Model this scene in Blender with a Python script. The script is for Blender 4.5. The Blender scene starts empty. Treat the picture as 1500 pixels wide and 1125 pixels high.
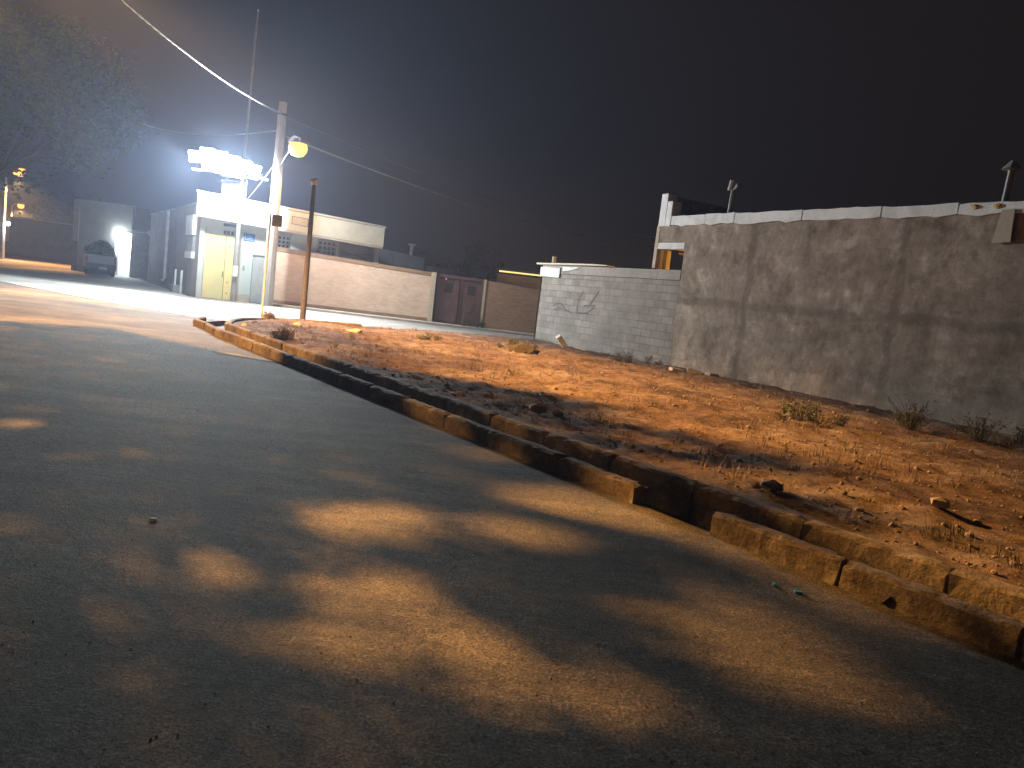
import bpy, bmesh, math, random
from mathutils import Vector, Matrix, noise
random.seed(7)
S = bpy.context.scene
COL = S.collection
R = math.radians
sin, cos = math.sin, math.cos

# ------------------------------------------------------------------ helpers
class MB:
    def __init__(s): s.v = []; s.f = []
    def add(s, vs, fs):
        b = len(s.v); s.v += [tuple(v) for v in vs]; s.f += [tuple(i + b for i in f) for f in fs]; return s
    def box(s, x0, x1, y0, y1, z0, z1, z1b=None, z0b=None):
        zb = z1 if z1b is None else z1b; z0b = z0 if z0b is None else z0b
        vs = [(x0,y0,z0),(x1,y0,z0b),(x1,y1,z0b),(x0,y1,z0),(x0,y0,z1),(x1,y0,zb),(x1,y1,zb),(x0,y1,z1)]
        return s.add(vs, [(3,2,1,0),(4,5,6,7),(0,1,5,4),(1,2,6,5),(2,3,7,6),(3,0,4,7)])
    def prism(s, poly, y0, y1):            # poly in x,z extruded along y
        n = len(poly)
        vs = [(x,y0,z) for x,z in poly] + [(x,y1,z) for x,z in poly]
        return s.add(vs, [tuple(range(n)), tuple(range(2*n-1, n-1, -1))] + [(i,i+n,(i+1)%n+n,(i+1)%n) for i in range(n)])
    def slab(s, poly, z0, z1):             # poly in x,y extruded along z
        n = len(poly)
        vs = [(x,y,z0) for x,y in poly] + [(x,y,z1) for x,y in poly]
        return s.add(vs, [tuple(range(n-1,-1,-1)), tuple(range(n, 2*n))] + [(i,(i+1)%n,(i+1)%n+n,i+n) for i in range(n)])
    def tube(s, pts, r, n=8, cap=True):
        pts = [Vector(p) for p in pts]; m = len(pts)
        rs = r if isinstance(r, (list, tuple)) else [r]*m
        b = []
        for i, p in enumerate(pts):
            t = (pts[min(i+1,m-1)] - pts[max(i-1,0)]).normalized()
            a = Vector((0,0,1)) if abs(t.z) < .9 else Vector((1,0,0))
            u = t.cross(a).normalized(); w = t.cross(u)
            b += [p + (u*cos(2*math.pi*k/n) + w*sin(2*math.pi*k/n))*rs[i] for k in range(n)]
        fs = [(i*n+k, i*n+(k+1)%n, (i+1)*n+(k+1)%n, (i+1)*n+k) for i in range(m-1) for k in range(n)]
        if cap: fs += [tuple(range(n-1,-1,-1)), tuple(range((m-1)*n, m*n))]
        return s.add(b, fs)
    def lathe(s, prof, c=(0,0,0), n=12):   # prof: r,z
        m = len(prof)
        vs = [(c[0]+r*cos(2*math.pi*k/n), c[1]+r*sin(2*math.pi*k/n), c[2]+z) for r,z in prof for k in range(n)]
        fs = [(i*n+k, i*n+(k+1)%n, (i+1)*n+(k+1)%n, (i+1)*n+k) for i in range(m-1) for k in range(n)]
        return s.add(vs, fs + [tuple(range(n-1,-1,-1)), tuple(range((m-1)*n, m*n))])
    def rock(s, c, sx, sy, sz, rnd):
        ph = rnd.random()*6
        bm = bmesh.new(); bmesh.ops.create_icosphere(bm, subdivisions=1, radius=1)
        vs = []
        for v in bm.verts:
            k = .75 + .4*rnd.random()
            x, y, z = v.co*k
            vs.append((c[0]+(x*cos(ph)-y*sin(ph))*sx, c[1]+(x*sin(ph)+y*cos(ph))*sy, c[2]+z*sz))
        s.add(vs, [tuple(v.index for v in f.verts) for f in bm.faces]); bm.free(); return s
    def leaf(s, c, l, w, rnd):
        d = Vector((rnd.gauss(0,1), rnd.gauss(0,1), rnd.gauss(0,.7))).normalized()
        e = d.cross(Vector((rnd.gauss(0,1), rnd.gauss(0,1), rnd.gauss(0,1)))).normalized()*w
        c = Vector(c); d = d*l
        return s.add([c-d, c+e, c+d, c-e], [(0,1,2,3)])
    def build(s, name, mat, parent=None, bevel=0, smooth=False, rot=None, loc=None):
        me = bpy.data.meshes.new(name); me.from_pydata(s.v, [], s.f); me.update()
        bm = bmesh.new(); bm.from_mesh(me); bmesh.ops.recalc_face_normals(bm, faces=bm.faces); bm.to_mesh(me); bm.free()
        me.materials.append(mat)
        if smooth:
            for p in me.polygons: p.use_smooth = True
        o = bpy.data.objects.new(name, me); COL.objects.link(o)
        if parent: o.parent = parent
        if rot is not None: o.rotation_euler.z = rot
        if loc is not None: o.location = loc
        if bevel:
            m = o.modifiers.new('bevel', 'BEVEL'); m.width = bevel; m.segments = 2; m.limit_method = 'ANGLE'
        return o

def tag(o, label, cat, group=None):
    o['label'] = label; o['category'] = cat
    if group: o['group'] = group
    return o
def thing(name, label, cat, loc=(0,0,0), rotz=0, group=None):
    o = bpy.data.objects.new(name, None); COL.objects.link(o)
    o.location = loc; o.rotation_euler.z = rotz; o.empty_display_size = .2
    return tag(o, label, cat, group)
def struct(o): o['kind'] = 'structure'; return o
def stuff(o, label=None, cat=None):
    o['kind'] = 'stuff'
    if label: o['label'] = label; o['category'] = cat
    return o
def copy_tree(o, parent=None):
    c = o.copy(); COL.objects.link(c)
    if parent: c.parent = parent
    for ch in list(o.children): copy_tree(ch, c)
    return c

# ------------------------------------------------------------------ materials
def nodes(name):
    m = bpy.data.materials.new(name); m.use_nodes = True
    nt = m.node_tree; return m, nt, nt.nodes['Principled BSDF']
def N(nt, typ, **kw):
    n = nt.nodes.new(typ)
    for k, v in kw.items():
        if k in n.inputs: n.inputs[k].default_value = v
        else: setattr(n, k, v)
    return n
def col(c): return (c[0], c[1], c[2], 1)
def coords(nt, scale=(1,1,1), rot=(0,0,0)):
    t = N(nt, 'ShaderNodeTexCoord'); mp = N(nt, 'ShaderNodeMapping')
    mp.inputs['Scale'].default_value = scale; mp.inputs['Rotation'].default_value = rot
    nt.links.new(t.outputs['Object'], mp.inputs['Vector']); return mp.outputs['Vector']
def nz(nt, vec, scale, detail=6, rough=.6, dist=0):
    n = N(nt, 'ShaderNodeTexNoise', Scale=scale, Detail=detail, Roughness=rough, Distortion=dist)
    nt.links.new(vec, n.inputs['Vector']); return n.outputs['Fac']
def ramp(nt, fac, stops):
    r = N(nt, 'ShaderNodeValToRGB'); e = r.color_ramp.elements
    e[0].position = stops[0][0]; e[0].color = col(stops[0][1])
    e[1].position = stops[-1][0]; e[1].color = col(stops[-1][1])
    for p, c in stops[1:-1]:
        x = e.new(p); x.color = col(c)
    nt.links.new(fac, r.inputs['Fac']); return r.outputs['Color']
def mix(nt, a, b, fac, mode='MIX'):
    m = N(nt, 'ShaderNodeMix', data_type='RGBA', blend_type=mode)
    for s_, v in ((m.inputs[0], fac), (m.inputs[6], a), (m.inputs[7], b)):
        if hasattr(v, 'is_output'): nt.links.new(v, s_)
        else: s_.default_value = v if isinstance(v, (int, float)) else col(v)
    return m.outputs[2]
def math_(nt, op, a, b=None, c=None, clamp=False):
    m = N(nt, 'ShaderNodeMath', operation=op); m.use_clamp = clamp
    for i, v in enumerate((a, b, c)):
        if v is None: continue
        if hasattr(v, 'is_output'): nt.links.new(v, m.inputs[i])
        else: m.inputs[i].default_value = v
    return m.outputs[0]
def bump(nt, bs, h, strength=.5, dist=.02):
    b = N(nt, 'ShaderNodeBump', Strength=strength, Distance=dist)
    nt.links.new(h, b.inputs['Height']); nt.links.new(b.outputs['Normal'], bs.inputs['Normal'])
def rough_mat(name, c1, c2, scale=4, rough=.85, bs_=.4, bd=.01, fine=40, metal=0, spec=.3, dirt=None):
    m, nt, b = nodes(name); v = coords(nt)
    f = nz(nt, v, scale, 7, .62, .3)
    c = ramp(nt, f, [(.3, c1), (.7, c2)])
    f2 = nz(nt, v, fine, 4)
    c = mix(nt, c, ramp(nt, f2, [(.3, (.7,.7,.7)), (.7, (1.15,1.15,1.15))]), .6, 'MULTIPLY')
    if dirt:
        f3 = nz(nt, v, scale*.35, 8, .7, 1)
        fac = ramp(nt, f3, [(.48, (0,0,0)), (.62, (1,1,1))]); c = mix(nt, c, dirt, math_(nt, 'MULTIPLY', fac, .7))
    nt.links.new(c, b.inputs['Base Color']); b.inputs['Roughness'].default_value = rough
    b.inputs['Metallic'].default_value = metal; b.inputs['Specular IOR Level'].default_value = spec
    bump(nt, b, math_(nt, 'ADD', f2, f), bs_, bd); return m
def emit_mat(name, c, st):
    m, nt, b = nodes(name)
    b.inputs['Base Color'].default_value = (.02,.02,.02,1); b.inputs['Emission Color'].default_value = col(c)
    b.inputs['Emission Strength'].default_value = st; return m

ROAD_ANG = math.atan2(.8085, -.5886)      # heading of the road

def asphalt():
    m, nt, b = nodes('asphalt'); v = coords(nt)
    st = coords(nt, (.12, 1.0, 1), (0, 0, -ROAD_ANG))      # wear drawn out along the road
    f1 = nz(nt, st, 2.6, 10, .7, .5); f2 = nz(nt, v, .8, 8, .65, .7); f3 = nz(nt, v, 70, 4, .75); f4 = nz(nt, v, 16, 8, .75, .4)
    c = ramp(nt, f1, [(.32, (0.073,0.065,0.057)), (.5, (0.131,0.115,0.098)), (.66, (0.250,0.215,0.175))])
    c = mix(nt, c, ramp(nt, f2, [(.34, (0.077,0.068,0.057)), (.52, (0.138,0.115,0.092)), (.68, (0.263,0.210,0.156))]), .5)
    c = mix(nt, c, ramp(nt, f4, [(.32, (.45,.44,.43)), (.5, (1,1,1)), (.68, (1.6,1.55,1.5))]), .8, 'MULTIPLY')
    c = mix(nt, c, ramp(nt, f3, [(.36, (.2,.2,.2)), (.5, (.9,.9,.9)), (.64, (2.1,2.05,2.0))]), .85, 'MULTIPLY')
    f7 = nz(nt, v, .33, 5, .6, .8); f8 = nz(nt, st, .9, 6, .6, .3)
    c = mix(nt, c, ramp(nt, f7, [(.36, (.66,.63,.60)), (.5, (1,1,1)), (.62, (1.38,1.32,1.25))]), .8, 'MULTIPLY')
    c = mix(nt, c, ramp(nt, f8, [(.36, (.74,.73,.72)), (.5, (1,1,1)), (.62, (1.3,1.29,1.27))]), .7, 'MULTIPLY')
    vo = N(nt, 'ShaderNodeTexVoronoi', Scale=60.0); nt.links.new(v, vo.inputs['Vector'])
    sp = ramp(nt, vo.outputs['Distance'], [(.14, (1,1,1)), (.3, (0,0,0))])
    pick = ramp(nt, nz(nt, v, 22, 3), [(.5, (0,0,0)), (.62, (1,1,1))])
    sp = math_(nt, 'MULTIPLY', sp, pick)
    c = mix(nt, c, (.42,.40,.37), math_(nt, 'MULTIPLY', sp, .6))
    # hairline cracks
    wv = N(nt, 'ShaderNodeMix', data_type='VECTOR'); nn = N(nt, 'ShaderNodeTexNoise', Scale=1.6, Detail=5.0); nt.links.new(v, nn.inputs['Vector'])
    wv.inputs[0].default_value = .35; nt.links.new(v, wv.inputs[4]); nt.links.new(nn.outputs['Color'], wv.inputs[5])
    cr = N(nt, 'ShaderNodeTexVoronoi', Scale=.55, feature='DISTANCE_TO_EDGE'); nt.links.new(wv.outputs[1], cr.inputs['Vector'])
    ck = math_(nt, 'MULTIPLY', ramp(nt, cr.outputs['Distance'], [(.001, (1,1,1)), (.0045, (0,0,0))]), ramp(nt, f2, [(.46, (0,0,0)), (.54, (1,1,1))]))
    c = mix(nt, c, (.03,.026,.022), math_(nt, 'MULTIPLY', ck, .12))
    nt.links.new(c, b.inputs['Base Color']); b.inputs['Roughness'].default_value = .88; b.inputs['Specular IOR Level'].default_value = .25
    h = math_(nt, 'ADD', math_(nt, 'MULTIPLY', f3, .8), math_(nt, 'MULTIPLY', f4, 2.0)); h = math_(nt, 'ADD', h, math_(nt, 'MULTIPLY', sp, .5))
    bump(nt, b, h, 1.0, .016); return m
def soil():
    m, nt, b = nodes('soil'); v = coords(nt)
    f1 = nz(nt, v, .55, 8, .65, .6); f2 = nz(nt, v, 5, 8, .7, .4); f3 = nz(nt, v, 38, 5, .7)
    c = ramp(nt, f1, [(.32, (.075,.048,.034)), (.5, (.18,.118,.083)), (.66, (.27,.21,.16))])
    c = mix(nt, c, ramp(nt, f2, [(.3, (.28,.26,.25)), (.5, (1,1,1)), (.7, (1.5,1.45,1.4))]), .95, 'MULTIPLY')
    c = mix(nt, c, ramp(nt, f3, [(.3, (.5,.5,.5)), (.7, (1.4,1.4,1.4))]), .7, 'MULTIPLY')
    nt.links.new(c, b.inputs['Base Color']); b.inputs['Roughness'].default_value = .95; b.inputs['Specular IOR Level'].default_value = .15
    bump(nt, b, math_(nt, 'ADD', math_(nt, 'MULTIPLY', f2, 2.2), f3), 1.0, .035); return m
def kerb_mat():
    m, nt, b = nodes('kerb_concrete'); v = coords(nt); oi = N(nt, 'ShaderNodeObjectInfo')
    ad = N(nt, 'ShaderNodeVectorMath', operation='ADD'); nt.links.new(v, ad.inputs[0])
    sc = N(nt, 'ShaderNodeMath', operation='MULTIPLY'); nt.links.new(oi.outputs['Random'], sc.inputs[0]); sc.inputs[1].default_value = 37
    nt.links.new(sc.outputs[0], ad.inputs[1]); v = ad.outputs[0]
    f1 = nz(nt, v, 4, 8, .65, .3); f2 = nz(nt, v, 30, 5, .7); f3 = nz(nt, v, 1.7, 8, .7, .5)
    c = ramp(nt, f1, [(.32, (.13,.105,.085)), (.5, (.21,.172,.138)), (.68, (.32,.27,.22))])
    c = mix(nt, c, (.10,.072,.05), math_(nt, 'MULTIPLY', ramp(nt, f3, [(.46, (0,0,0)), (.6, (1,1,1))]), .7))
    c = mix(nt, c, ramp(nt, f2, [(.3, (.6,.6,.6)), (.7, (1.35,1.35,1.35))]), .75, 'MULTIPLY')
    c = mix(nt, c, ramp(nt, oi.outputs['Random'], [(0, (.72,.70,.68)), (1, (1.25,1.22,1.18))]), 1, 'MULTIPLY')
    nt.links.new(c, b.inputs['Base Color']); b.inputs['Roughness'].default_value = .93; b.inputs['Specular IOR Level'].default_value = .2
    bump(nt, b, math_(nt, 'ADD', f2, math_(nt, 'MULTIPLY', f1, 1.6)), 1, .016); return m
def plaster():
    m, nt, b = nodes('cement_plaster'); v = coords(nt)
    sep = N(nt, 'ShaderNodeSeparateXYZ'); nt.links.new(v, sep.inputs[0])
    f1 = nz(nt, v, 1.1, 9, .62, .35); f2 = nz(nt, v, 4.2, 7, .65, .2); f3 = nz(nt, v, 45, 4); w = nz(nt, v, 1.6, 4, .6)
    c = ramp(nt, f1, [(.36, (0.192,0.149,0.116)), (.46, (0.263,0.210,0.168)), (.54, (0.284,0.230,0.185)), (.62, (0.383,0.315,0.256))])
    f6 = nz(nt, v, 2.0, 12, .76, .25)
    c = mix(nt, c, ramp(nt, f6, [(.40, (.68,.66,.64)), (.47, (.95,.95,.95)), (.55, (1.02,1.02,1.02)), (.61, (1.38,1.37,1.35))]), .85, 'MULTIPLY')
    c = mix(nt, c, ramp(nt, f2, [(.34, (.75,.74,.73)), (.52, (1,1,1)), (.64, (1.2,1.2,1.2))]), .6, 'MULTIPLY')
    def band(axis, at, width, wob):
        p = math_(nt, 'ADD', sep.outputs[axis], math_(nt, 'MULTIPLY', math_(nt, 'SUBTRACT', w, .5), wob))
        d = math_(nt, 'ABSOLUTE', math_(nt, 'SUBTRACT', p, at))
        r = N(nt, 'ShaderNodeMapRange'); r.interpolation_type = 'SMOOTHSTEP'
        nt.links.new(d, r.inputs[0]); r.inputs[1].default_value = width*.25; r.inputs[2].default_value = width
        r.inputs[3].default_value = 1; r.inputs[4].default_value = 0; return r.outputs[0]
    k = band(2, 1.98, .15, .35)
    for x in (9.65, 13.65, 17.6): k = math_(nt, 'MAXIMUM', k, band(0, x, .15, .45))
    k = math_(nt, 'MULTIPLY', k, math_(nt, 'ADD', .35, math_(nt, 'MULTIPLY', f2, .7)))
    c = mix(nt, c, (.09,.07,.055), math_(nt, 'MULTIPLY', k, .62))
    low = math_(nt, 'MULTIPLY', math_(nt, 'LESS_THAN', sep.outputs[2], math_(nt, 'ADD', .55, math_(nt, 'MULTIPLY', math_(nt,'SUBTRACT', w, .5), .35))), math_(nt, 'GREATER_THAN', sep.outputs[0], 13.6))
    c = mix(nt, c, (.26,.235,.205), math_(nt, 'MULTIPLY', low, .45))
    cb = N(nt, 'ShaderNodeCombineXYZ'); nt.links.new(sep.outputs[0], cb.inputs[0]); nt.links.new(sep.outputs[2], cb.inputs[1])
    br = N(nt, 'ShaderNodeTexBrick', Scale=1.0); nt.links.new(cb.outputs[0], br.inputs['Vector'])
    br.inputs['Brick Width'].default_value = .42; br.inputs['Row Height'].default_value = .21; br.inputs['Mortar Size'].default_value = .014; br.inputs['Mortar Smooth'].default_value = 1
    br.inputs['Color1'].default_value = (.82,.82,.82,1); br.inputs['Color2'].default_value = (1.12,1.12,1.12,1); br.inputs['Mortar'].default_value = (.78,.77,.76,1)
    c = mix(nt, c, br.outputs['Color'], math_(nt, 'MULTIPLY', ramp(nt, f1, [(.42, (0,0,0)), (.6, (1,1,1))]), .5), 'MULTIPLY')
    tv = coords(nt, (1, 1, .45), (0, R(35), 0)); f5 = nz(nt, tv, 9, 6, .7, .1)
    c = mix(nt, c, ramp(nt, f5, [(.3, (.7,.69,.68)), (.68, (1.28,1.27,1.25))]), .5, 'MULTIPLY')
    c = mix(nt, c, ramp(nt, f3, [(.3, (.78,.78,.78)), (.7, (1.18,1.18,1.18))]), .8, 'MULTIPLY')
    nt.links.new(c, b.inputs['Base Color']); b.inputs['Roughness'].default_value = .92; b.inputs['Specular IOR Level'].default_value = .2
    bump(nt, b, math_(nt, 'ADD', math_(nt, 'MULTIPLY', f2, 1.5), f3), .35, .009); return m
def bricks(name, c1, c2, mortar, bw, bh, ms, wash=None, bdist=.006, dirt=.5):
    m, nt, b = nodes(name); v = coords(nt)
    sp = N(nt, 'ShaderNodeSeparateXYZ'); nt.links.new(v, sp.inputs[0]); cb = N(nt, 'ShaderNodeCombineXYZ')
    nt.links.new(sp.outputs[0], cb.inputs[0]); nt.links.new(sp.outputs[2], cb.inputs[1])
    wv = N(nt, 'ShaderNodeMix', data_type='VECTOR'); nn = N(nt, 'ShaderNodeTexNoise', Scale=3.0); nt.links.new(v, nn.inputs['Vector'])
    wv.inputs[0].default_value = .03; nt.links.new(cb.outputs[0], wv.inputs[4]); nt.links.new(nn.outputs['Color'], wv.inputs[5])
    br = N(nt, 'ShaderNodeTexBrick', Scale=1.0); nt.links.new(wv.outputs[1], br.inputs['Vector'])
    for k, x in (('Color1', c1), ('Color2', c2), ('Mortar', mortar)): br.inputs[k].default_value = col(x)
    br.inputs['Brick Width'].default_value = bw; br.inputs['Row Height'].default_value = bh
    br.inputs['Mortar Size'].default_value = ms; br.inputs['Mortar Smooth'].default_value = .3; br.inputs['Bias'].default_value = 0
    f1 = nz(nt, v, 1.3, 7, .65, .8); f2 = nz(nt, v, 30, 5)
    c = br.outputs['Color']
    if wash:
        fac = ramp(nt, nz(nt, v, .9, 6, .6, .8), [(.42, (0,0,0)), (.6, (1,1,1))]); c = mix(nt, c, wash, math_(nt, 'MULTIPLY', fac, .75))
    c = mix(nt, c, ramp(nt, f1, [(.3, (.6,.58,.56)), (.65, (1.2,1.2,1.2))]), dirt, 'MULTIPLY')
    c = mix(nt, c, ramp(nt, f2, [(.3, (.75,.75,.75)), (.7, (1.2,1.2,1.2))]), .7, 'MULTIPLY')
    nt.links.new(c, b.inputs['Base Color']); b.inputs['Roughness'].default_value = .9; b.inputs['Specular IOR Level'].default_value = .2
    h = math_(nt, 'ADD', math_(nt, 'MULTIPLY', br.outputs['Fac'], -1.5), f2); bump(nt, b, h, .7, bdist); return m
def leafy(name, c1, c2):
    m, nt, b = nodes(name); g = N(nt, 'ShaderNodeNewGeometry')
    c = ramp(nt, g.outputs['Random Per Island'], [(.0, c1), (1, c2)])
    nt.links.new(c, b.inputs['Base Color']); b.inputs['Roughness'].default_value = .6; b.inputs['Specular IOR Level'].default_value = .3
    return m

M = {
 'asphalt': asphalt(), 'soil': soil(), 'plaster': plaster(),
 'street': rough_mat('dusty_concrete', (.24,.225,.2), (.38,.36,.325), 1.2, .8, .5, .01, 30, dirt=(.2,.18,.16)),
 'pave': rough_mat('pavement_concrete', (.30,.27,.23), (.42,.38,.33), 2, .85, .4, .008, 40),
 'kerb': kerb_mat(),
 'ditch': rough_mat('ditch_concrete', (.07,.065,.06), (.13,.12,.11), 3, .9, .6, .01),
 'white': rough_mat('white_limewash', (.62,.62,.60), (.80,.80,.79), 3, .8, .4, .006, 50, dirt=(.5,.49,.47)),
 'cream': rough_mat('cream_render', (.42,.46,.425), (.50,.55,.51), 2, .8, .25, .005, 45),
 'beige': rough_mat('beige_stone', (.42,.36,.27), (.50,.44,.34), 3, .7, .25, .005, 45),
 'soffit': rough_mat('grey_soffit', (.34,.34,.32), (.42,.42,.40), 3, .85, .2, .004, 45),
 'sidewall': rough_mat('side_render', (.30,.265,.235), (.40,.36,.32), 1.5, .9, .5, .01, 30, dirt=(.26,.22,.19)),
 'door': rough_mat('yellow_door_paint', (.62,.53,.22), (.70,.61,.28), 2, .45, .1, .003, 60, spec=.5),
 'dooredge': rough_mat('dark_gap', (.05,.045,.035), (.08,.07,.05), 4),
 'grille': rough_mat('dark_window', (.03,.035,.04), (.06,.065,.07), 6, .25, .1, .002, spec=.6),
 'metal': rough_mat('galvanised_steel', (.28,.28,.28), (.42,.42,.42), 6, .5, .2, .003, 60, metal=.6, spec=.5),
 'darkmetal': rough_mat('dark_steel', (.05,.046,.045), (.10,.09,.085), 6, .55, .3, .004, 60, spec=.4),
 'postmetal': rough_mat('weathered_post_paint', (.03,.028,.03), (.065,.055,.055), 5, .55, .3, .004, 50, spec=.4),
 'greymetal': rough_mat('grey_paint', (.22,.22,.22), (.34,.34,.33), 5, .6, .2, .003, 60),
 'pole': rough_mat('pole_concrete', (.40,.39,.36), (.52,.50,.47), 3, .85, .3, .006, 40),
 'blue': rough_mat('blue_enamel', (.03,.14,.42), (.05,.19,.50), 5, .35, .05, .001, spec=.5),
 'pinkbrick': bricks('pink_facing_brick', (.50,.36,.265), (.58,.43,.325), (.55,.43,.34), .22, .07, .006, None, .003, .35),
 'coping': rough_mat('ochre_coping', (.20,.125,.07), (.27,.175,.10), 3, .85, .3, .006, 40),
 'pilaster': rough_mat('pilaster_stone', (.40,.33,.24), (.50,.42,.32), 3, .85, .3, .006, 40),
 'brownbrick': bricks('brown_brick', (.30,.185,.115), (.36,.23,.145), (.30,.21,.15), .22, .065, .008, None, .004, .5),
 'gate': rough_mat('maroon_gate_paint', (.085,.042,.042), (.13,.066,.062), 4, .5, .2, .003, 50, spec=.4),
 'gatehole': rough_mat('gate_opening_dark', (.012,.012,.014), (.02,.02,.022), 4),
 'block': bricks('cement_block', (.20,.178,.158), (.30,.27,.24), (.17,.15,.132), .42, .21, .012, (.245,.22,.196), .01, .6),
 'ringbeam': bricks('cement_beam', (.29,.265,.235), (.33,.30,.27), (.16,.14,.12), 1.1, .6, .012, (.26,.235,.21), .006, .5),
 'graffiti': rough_mat('black_spray', (.085,.078,.072), (.13,.12,.11), 8),
 'plank': rough_mat('pale_wood', (.50,.42,.32), (.62,.54,.43), 3, .8, .3, .004, 50),
 'board': rough_mat('pale_board', (.40,.34,.26), (.47,.40,.31), 2, .8, .15, .003, 50),
 'yellowpaint': rough_mat('yellow_steel_paint', (.68,.48,.06), (.76,.56,.09), 4, .5, .1, .002),
 'ceiling': rough_mat('porch_ceiling', (.42,.32,.2), (.50,.40,.26), 4, .9, .2, .004),
 'glint': rough_mat('yellow_painted_glint', (.55,.36,.10), (.66,.46,.16), 8, .9, .8, .02),
 'bark': rough_mat('bark', (.07,.05,.035), (.14,.105,.075), 6, .95, 1, .03, 22),
 'cable': rough_mat('cable_sheath', (.32,.32,.33), (.45,.45,.46), 10, .4, .1, .001, spec=.5),
 'darkcable': rough_mat('dark_cable_sheath', (.10,.10,.10), (.15,.15,.15), 10, .5, .1, .001, spec=.5),
 'leaf': leafy('leaf_green', (.025,.05,.014), (.06,.10,.03)),
 'dullleaf': leafy('dusty_leaf', (.055,.06,.035), (.12,.115,.065)),
 'dryleaf': leafy('dry_stem', (.07,.05,.03), (.19,.14,.085)),
 'fodder': leafy('green_fodder', (.07,.13,.03), (.16,.24,.07)),
 'stone': rough_mat('field_stone', (.17,.125,.09), (.30,.235,.175), 6, .9, .6, .01),
 'palestone': rough_mat('pale_rubble', (.55,.52,.47), (.70,.67,.62), 6, .85, .4, .006),
 'brickbat': rough_mat('brick_rubble', (.40,.34,.28), (.52,.46,.39), 6, .9, .4, .006),
 'dark': rough_mat('dark_clod', (.035,.028,.022), (.07,.055,.04), 9, .95, .8, .02),
 'rubber': rough_mat('tyre_rubber', (.018,.018,.018), (.035,.035,.035), 9, .85, .5, .006),
 'carpaint': rough_mat('dark_vehicle_paint', (.035,.04,.048), (.06,.066,.075), 2, .35, .05, .001, spec=.6),
 'tailgate': rough_mat('pale_tailgate_paint', (.26,.28,.31), (.34,.36,.39), 2, .4, .05, .001, spec=.6),
 'glass': rough_mat('vehicle_glass', (.02,.022,.025), (.03,.032,.036), 2, .1, .02, .001, spec=.8),
 'redlens': rough_mat('red_lens', (.25,.015,.01), (.32,.02,.015), 4, .25, .05, .001, spec=.7),
 'plate': rough_mat('number_plate', (.72,.72,.68), (.80,.80,.77), 4, .5, .05, .001),
 'litter': rough_mat('cyan_plastic', (.02,.42,.55), (.04,.55,.68), 9, .3, .1, .001, spec=.6),
 'floodsheen': rough_mat('painted_flood_sheen', (.40,.41,.42), (.55,.56,.57), 5, 1, .3, .004, 40, spec=0),
 'farwall': rough_mat('far_render', (.36,.37,.33), (.46,.47,.42), 1.5, .9, .3, .006, 30),
 'farorange': rough_mat('far_mud_wall', (.36,.25,.17), (.44,.32,.22), 1.5, .95, .5, .01, 30),
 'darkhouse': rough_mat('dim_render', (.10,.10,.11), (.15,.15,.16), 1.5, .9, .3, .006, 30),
 'sodium': emit_mat('sodium_lamp', (1, .40, .06), 3.0),
 'amberglass': emit_mat('amber_lamp_glass', (1, .36, .045), 3.2),
 'whitelamp': emit_mat('white_led', (.86, .95, 1), 90),
 'eaveglow': emit_mat('warm_eave_glow', (1, .66, .22), 1.6),
}

# ------------------------------------------------------------------ camera
F = 1127/1500
cam = bpy.data.objects.new('camera', bpy.data.cameras.new('camera')); COL.objects.link(cam)
cam.data.sensor_width = 36; cam.data.lens = 36*F; cam.data.clip_end = 1000; cam.data.clip_start = .05

pitch = R(6.3116); roll = R(6.7)
cam.matrix_world = Matrix.Translation((0,0,1.5)) @ Matrix.Rotation(math.pi/2 - pitch, 4, 'X') @ Matrix.Rotation(roll, 4, 'Z')
S.camera = cam

# ------------------------------------------------------------------ ground
K = Vector((2.69, 3.73)); KU = Vector((-.5886, .8085)); KN = Vector((.8085, .5886))
def kp(s, n): return K + KU*s + KN*n
WL0 = Vector((.62, 27.43)); WD = Vector((.5, -.866))      # line of the block and plaster walls

struct(MB().slab([(-150,-40),(110,-40),(110,145),(-150,145)], -1.2, -.3).build('ground', M['soil']))
road = [kp(-14,.06), kp(15.4,.06), (-7.10,17.52), (-7.64,18.16), (-7.75,18.6), (-7.95,19.5), (-7.95,20.85), (-7.15,21.0), (-6.5,22.3), (-5.7,23.0), (-2.5,25.1), (.62,27.2), (2,28), (40,34), (60,140), (-140,140), (-140,-30), (10,-30)]
struct(MB().slab([tuple(p) for p in road], -.25, 0).build('road', M['asphalt']))
# side street of dusty concrete beyond the seam
ss = [(-27.6,33.45), (-15.0,24.75), (-10.95,22.0), (-8.98,21.0), (-8.05,20.9), (-7.2,20.9), (-6.55,22.3), (-5.7,23.0), (-2.5,25.15), (.6,27.25), (3,30), (8,34.5), (-10,34.5), (-13.9,32.3), (-23.2,47.0), (-30,58.5)]
struct(MB().slab(ss, -.2, .004).build('side_street', M['street']))
seam = [(-27.5,33.38), (-15.02,24.70), (-10.97,21.95), (-9.0,20.96)]
mb = MB()
for a, b in zip(seam, seam[1:]):
    a, b = Vector(a), Vector(b); q = (b-a).normalized(); p = Vector((-q.y, q.x))*.05
    mb.slab([a-p, b-p, b+p, a+p], -.05, .009)
struct(mb.build('drain_channel', M['ditch']))
struct(MB().slab([tuple(kp(-14,.10)), tuple(kp(15.5,.10)), (-7.4,17.7), (-7.9,18.8), (-8.1,19.6), (-8.1,21.2), (-6.9,21.4), (-7.0,19.5), tuple(kp(16.4,.62)), tuple(kp(-14,.62))], -.28, -.13).build('drainage_ditch', M['ditch']))
struct(MB().slab([(-10.9,32.55), (11.0,32.55), (11.0,33.39), (-10.9,33.39)], -.1, .1).build('pavement', M['pave'], bevel=.015))

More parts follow.
